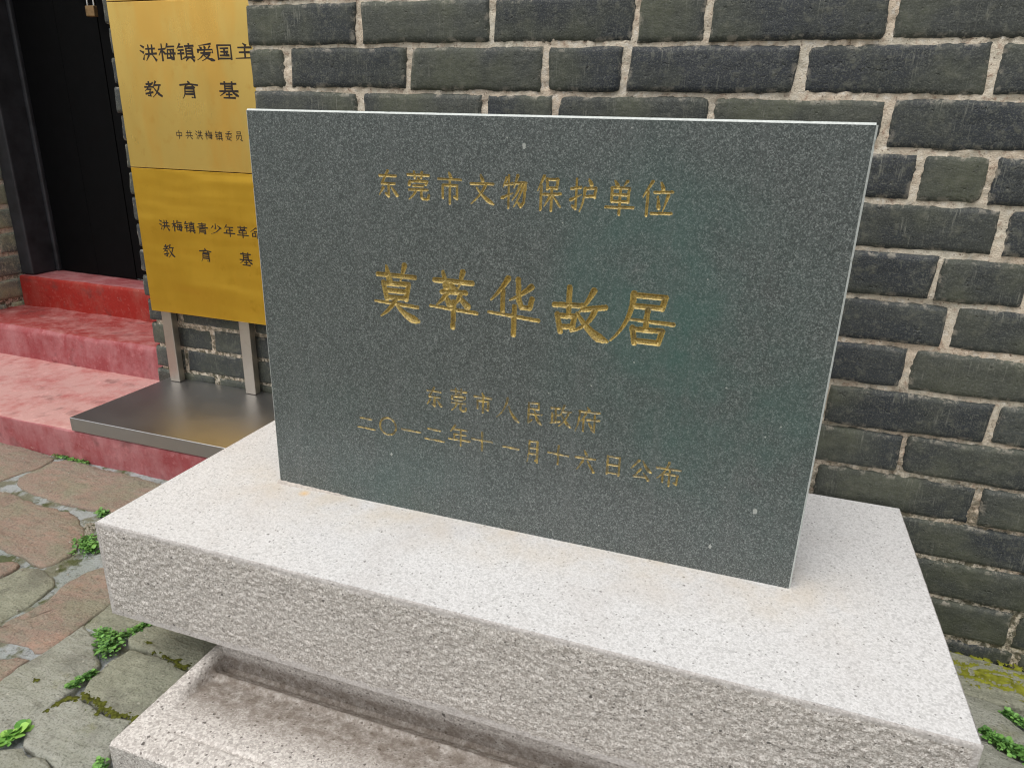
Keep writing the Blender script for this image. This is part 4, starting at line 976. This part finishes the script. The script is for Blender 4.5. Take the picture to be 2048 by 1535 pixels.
clump('weed_clump', 'tiny green tuft behind the left corner of the slab', 'weed', [(-.742, .168, .014), (-.715, .158, .012)], 168, 0.0062, .012, MLEAF, 9, GW)
clump('grass_sprout', 'single light green sprout growing from the foot of the brick wall', 'weed', [(1.545, .375, .006)], 7, .05, .03, MLEAF2, 12, None, .55)
clump('weed_clump', 'flat dark weeds in the crack at the foot of the red steps', 'weed', [(-1.17, .385, .012), (-1.10, .380, .010), (-1.02, .378, .008)], 264, 0.0062, .008, MLEAF, 14, GW)

def moss(label, pts, seed, hgt=.0020, thr=.48):
    g = Geo(); xs = [p[0] for p in pts]; ys = [p[1] for p in pts]; rmax = max(p[2] for p in pts)
    x0, x1, y0, y1 = min(xs) - rmax, max(xs) + rmax, min(ys) - rmax, max(ys) + rmax
    st = .0028; nx, ny = int((x1 - x0) / st) + 2, int((y1 - y0) / st) + 2; Hh = np.zeros((ny, nx)); P = np.zeros((ny, nx, 3))
    for j in range(ny):
        for i in range(nx):
            x, y_ = x0 + i * st, y0 + j * st; best = -1
            for (a, b) in (list(zip(pts, pts[1:])) or [(pts[0], pts[0])]):
                ab = Vector((b[0] - a[0], b[1] - a[1])); l2 = ab.length_squared + 1e-12
                t = max(0, min(1, ((x - a[0]) * ab.x + (y_ - a[1]) * ab.y) / l2)); d = math.hypot(x - a[0] - t * ab.x, y_ - a[1] - t * ab.y)
                best = max(best, 1 - d / (a[2] + (b[2] - a[2]) * t))
            hh = best + fbm(x * 75 + seed, y_ * 75, seed, 5) * 1.5 + .1
            Hh[j, i] = hh; P[j, i] = (x, y_, ZG + .0035 + hgt * min(1, max(-.8, hh * 1.6)) + fbm(x * 300, y_ * 300, seed, 2) * .0012)
    idx = lambda j, i: j * nx + i
    fs = [(idx(j, i), idx(j, i + 1), idx(j + 1, i + 1), idx(j + 1, i)) for j in range(ny - 1) for i in range(nx - 1) if Hh[j, i] > thr]
    g.add(P.reshape(-1, 3).tolist(), fs)
    o = link('moss_patch', g.mesh('moss_patch', True), MMOSS if rmax < .02 else MMOSS2); tag(o, label, 'moss', 'moss patches on the paving', 'stuff'); return o
moss('olive moss tuft in the crack beside the large weed patch', [(-.232, -.205, .008), (-.212, -.206, .012)], 3)
moss('dark moss along the joint between the two green flagstones', [(-.205, -.352, .010), (-.150, -.364, .014), (-.10, -.366, .014), (-.075, -.362, .01)], 5)
moss('moss stripe in the crack left of the plinth under the slab', [(-.175, -.217, .005), (-.135, -.220, .007), (-.09, -.227, .009)], 7, .003)
moss('small round moss dot on the long grey flagstone', [(-.328, -.357, .009)], 9, .003)
moss('yellow green moss spread over the stone by the wall, lower right', [(1.36, .352, .03), (1.42, .34, .04), (1.50, .325, .045), (1.6, .31, .05)], 11, .0022, -.15)
moss('moss patches along the dark crack beside the long grey stone', [(-.243, -.40, .006), (-.232, -.375, .008), (-.215, -.358, .007)], 13)
# pebbles near the slab corner
g = Geo(); rn = random.Random(3)
for i in range(90):
    t = rn.random(); x = -.715 + t * .06 + rn.gauss(0, .012); y_ = .115 - t * .07 + rn.gauss(0, .012); s = rn.uniform(.0025, .0075)
    th = rn.random() * 3; vs = []
    for (a, b, c) in ((1, 0, 0), (-1, 0, 0), (0, 1, 0), (0, -1, 0), (0, 0, .7), (0, 0, -.7)):
        k = s * rn.uniform(.7, 1.2); vs.append((x + k * (a * math.cos(th) - b * math.sin(th)), y_ + k * (a * math.sin(th) + b * math.cos(th)), ZG + .001 + k * c))
    g.add(vs, [(0, 2, 4), (2, 1, 4), (1, 3, 4), (3, 0, 4), (2, 0, 5), (1, 2, 5), (3, 1, 5), (0, 3, 5)])
o = link('gravel', g.mesh('gravel'), plain('pebbles', (.36, .33, .26), .9, nsc=200, var=.5)); tag(o, 'loose pebbles in the gap beside the left corner of the slab', 'gravel', None, 'stuff')

# grit washed over the stones
g = Geo(); rn = random.Random(8)
for i in range(260):
    x, y_ = rn.uniform(-1.25, 0.0), rn.uniform(-.52, .36); s = rn.choice((.0012, .0016, .0022, .0035)); th = rn.random() * 3; vs = []
    if x > -.12 and y_ > -.45: continue
    for (a, b, c) in ((1, 0, 0), (-1, 0, 0), (0, 1, 0), (0, -1, 0), (0, 0, .6), (0, 0, -.6)):
        k = s * rn.uniform(.6, 1.3); vs.append((x + k * (a * math.cos(th) - b * math.sin(th)), y_ + k * (a * math.sin(th) + b * math.cos(th)), ZG + .0058 + k * c))
    g.add(vs, [(0, 2, 4), (2, 1, 4), (1, 3, 4), (3, 0, 4), (2, 0, 5), (1, 2, 5), (3, 1, 5), (0, 3, 5)])
o = link('grit', g.mesh('grit'), plain('pale_grit', (.45, .43, .36), .9, nsc=40, var=.7)); tag(o, 'fine pale grit scattered over the flagstones at the left', 'grit', None, 'stuff')
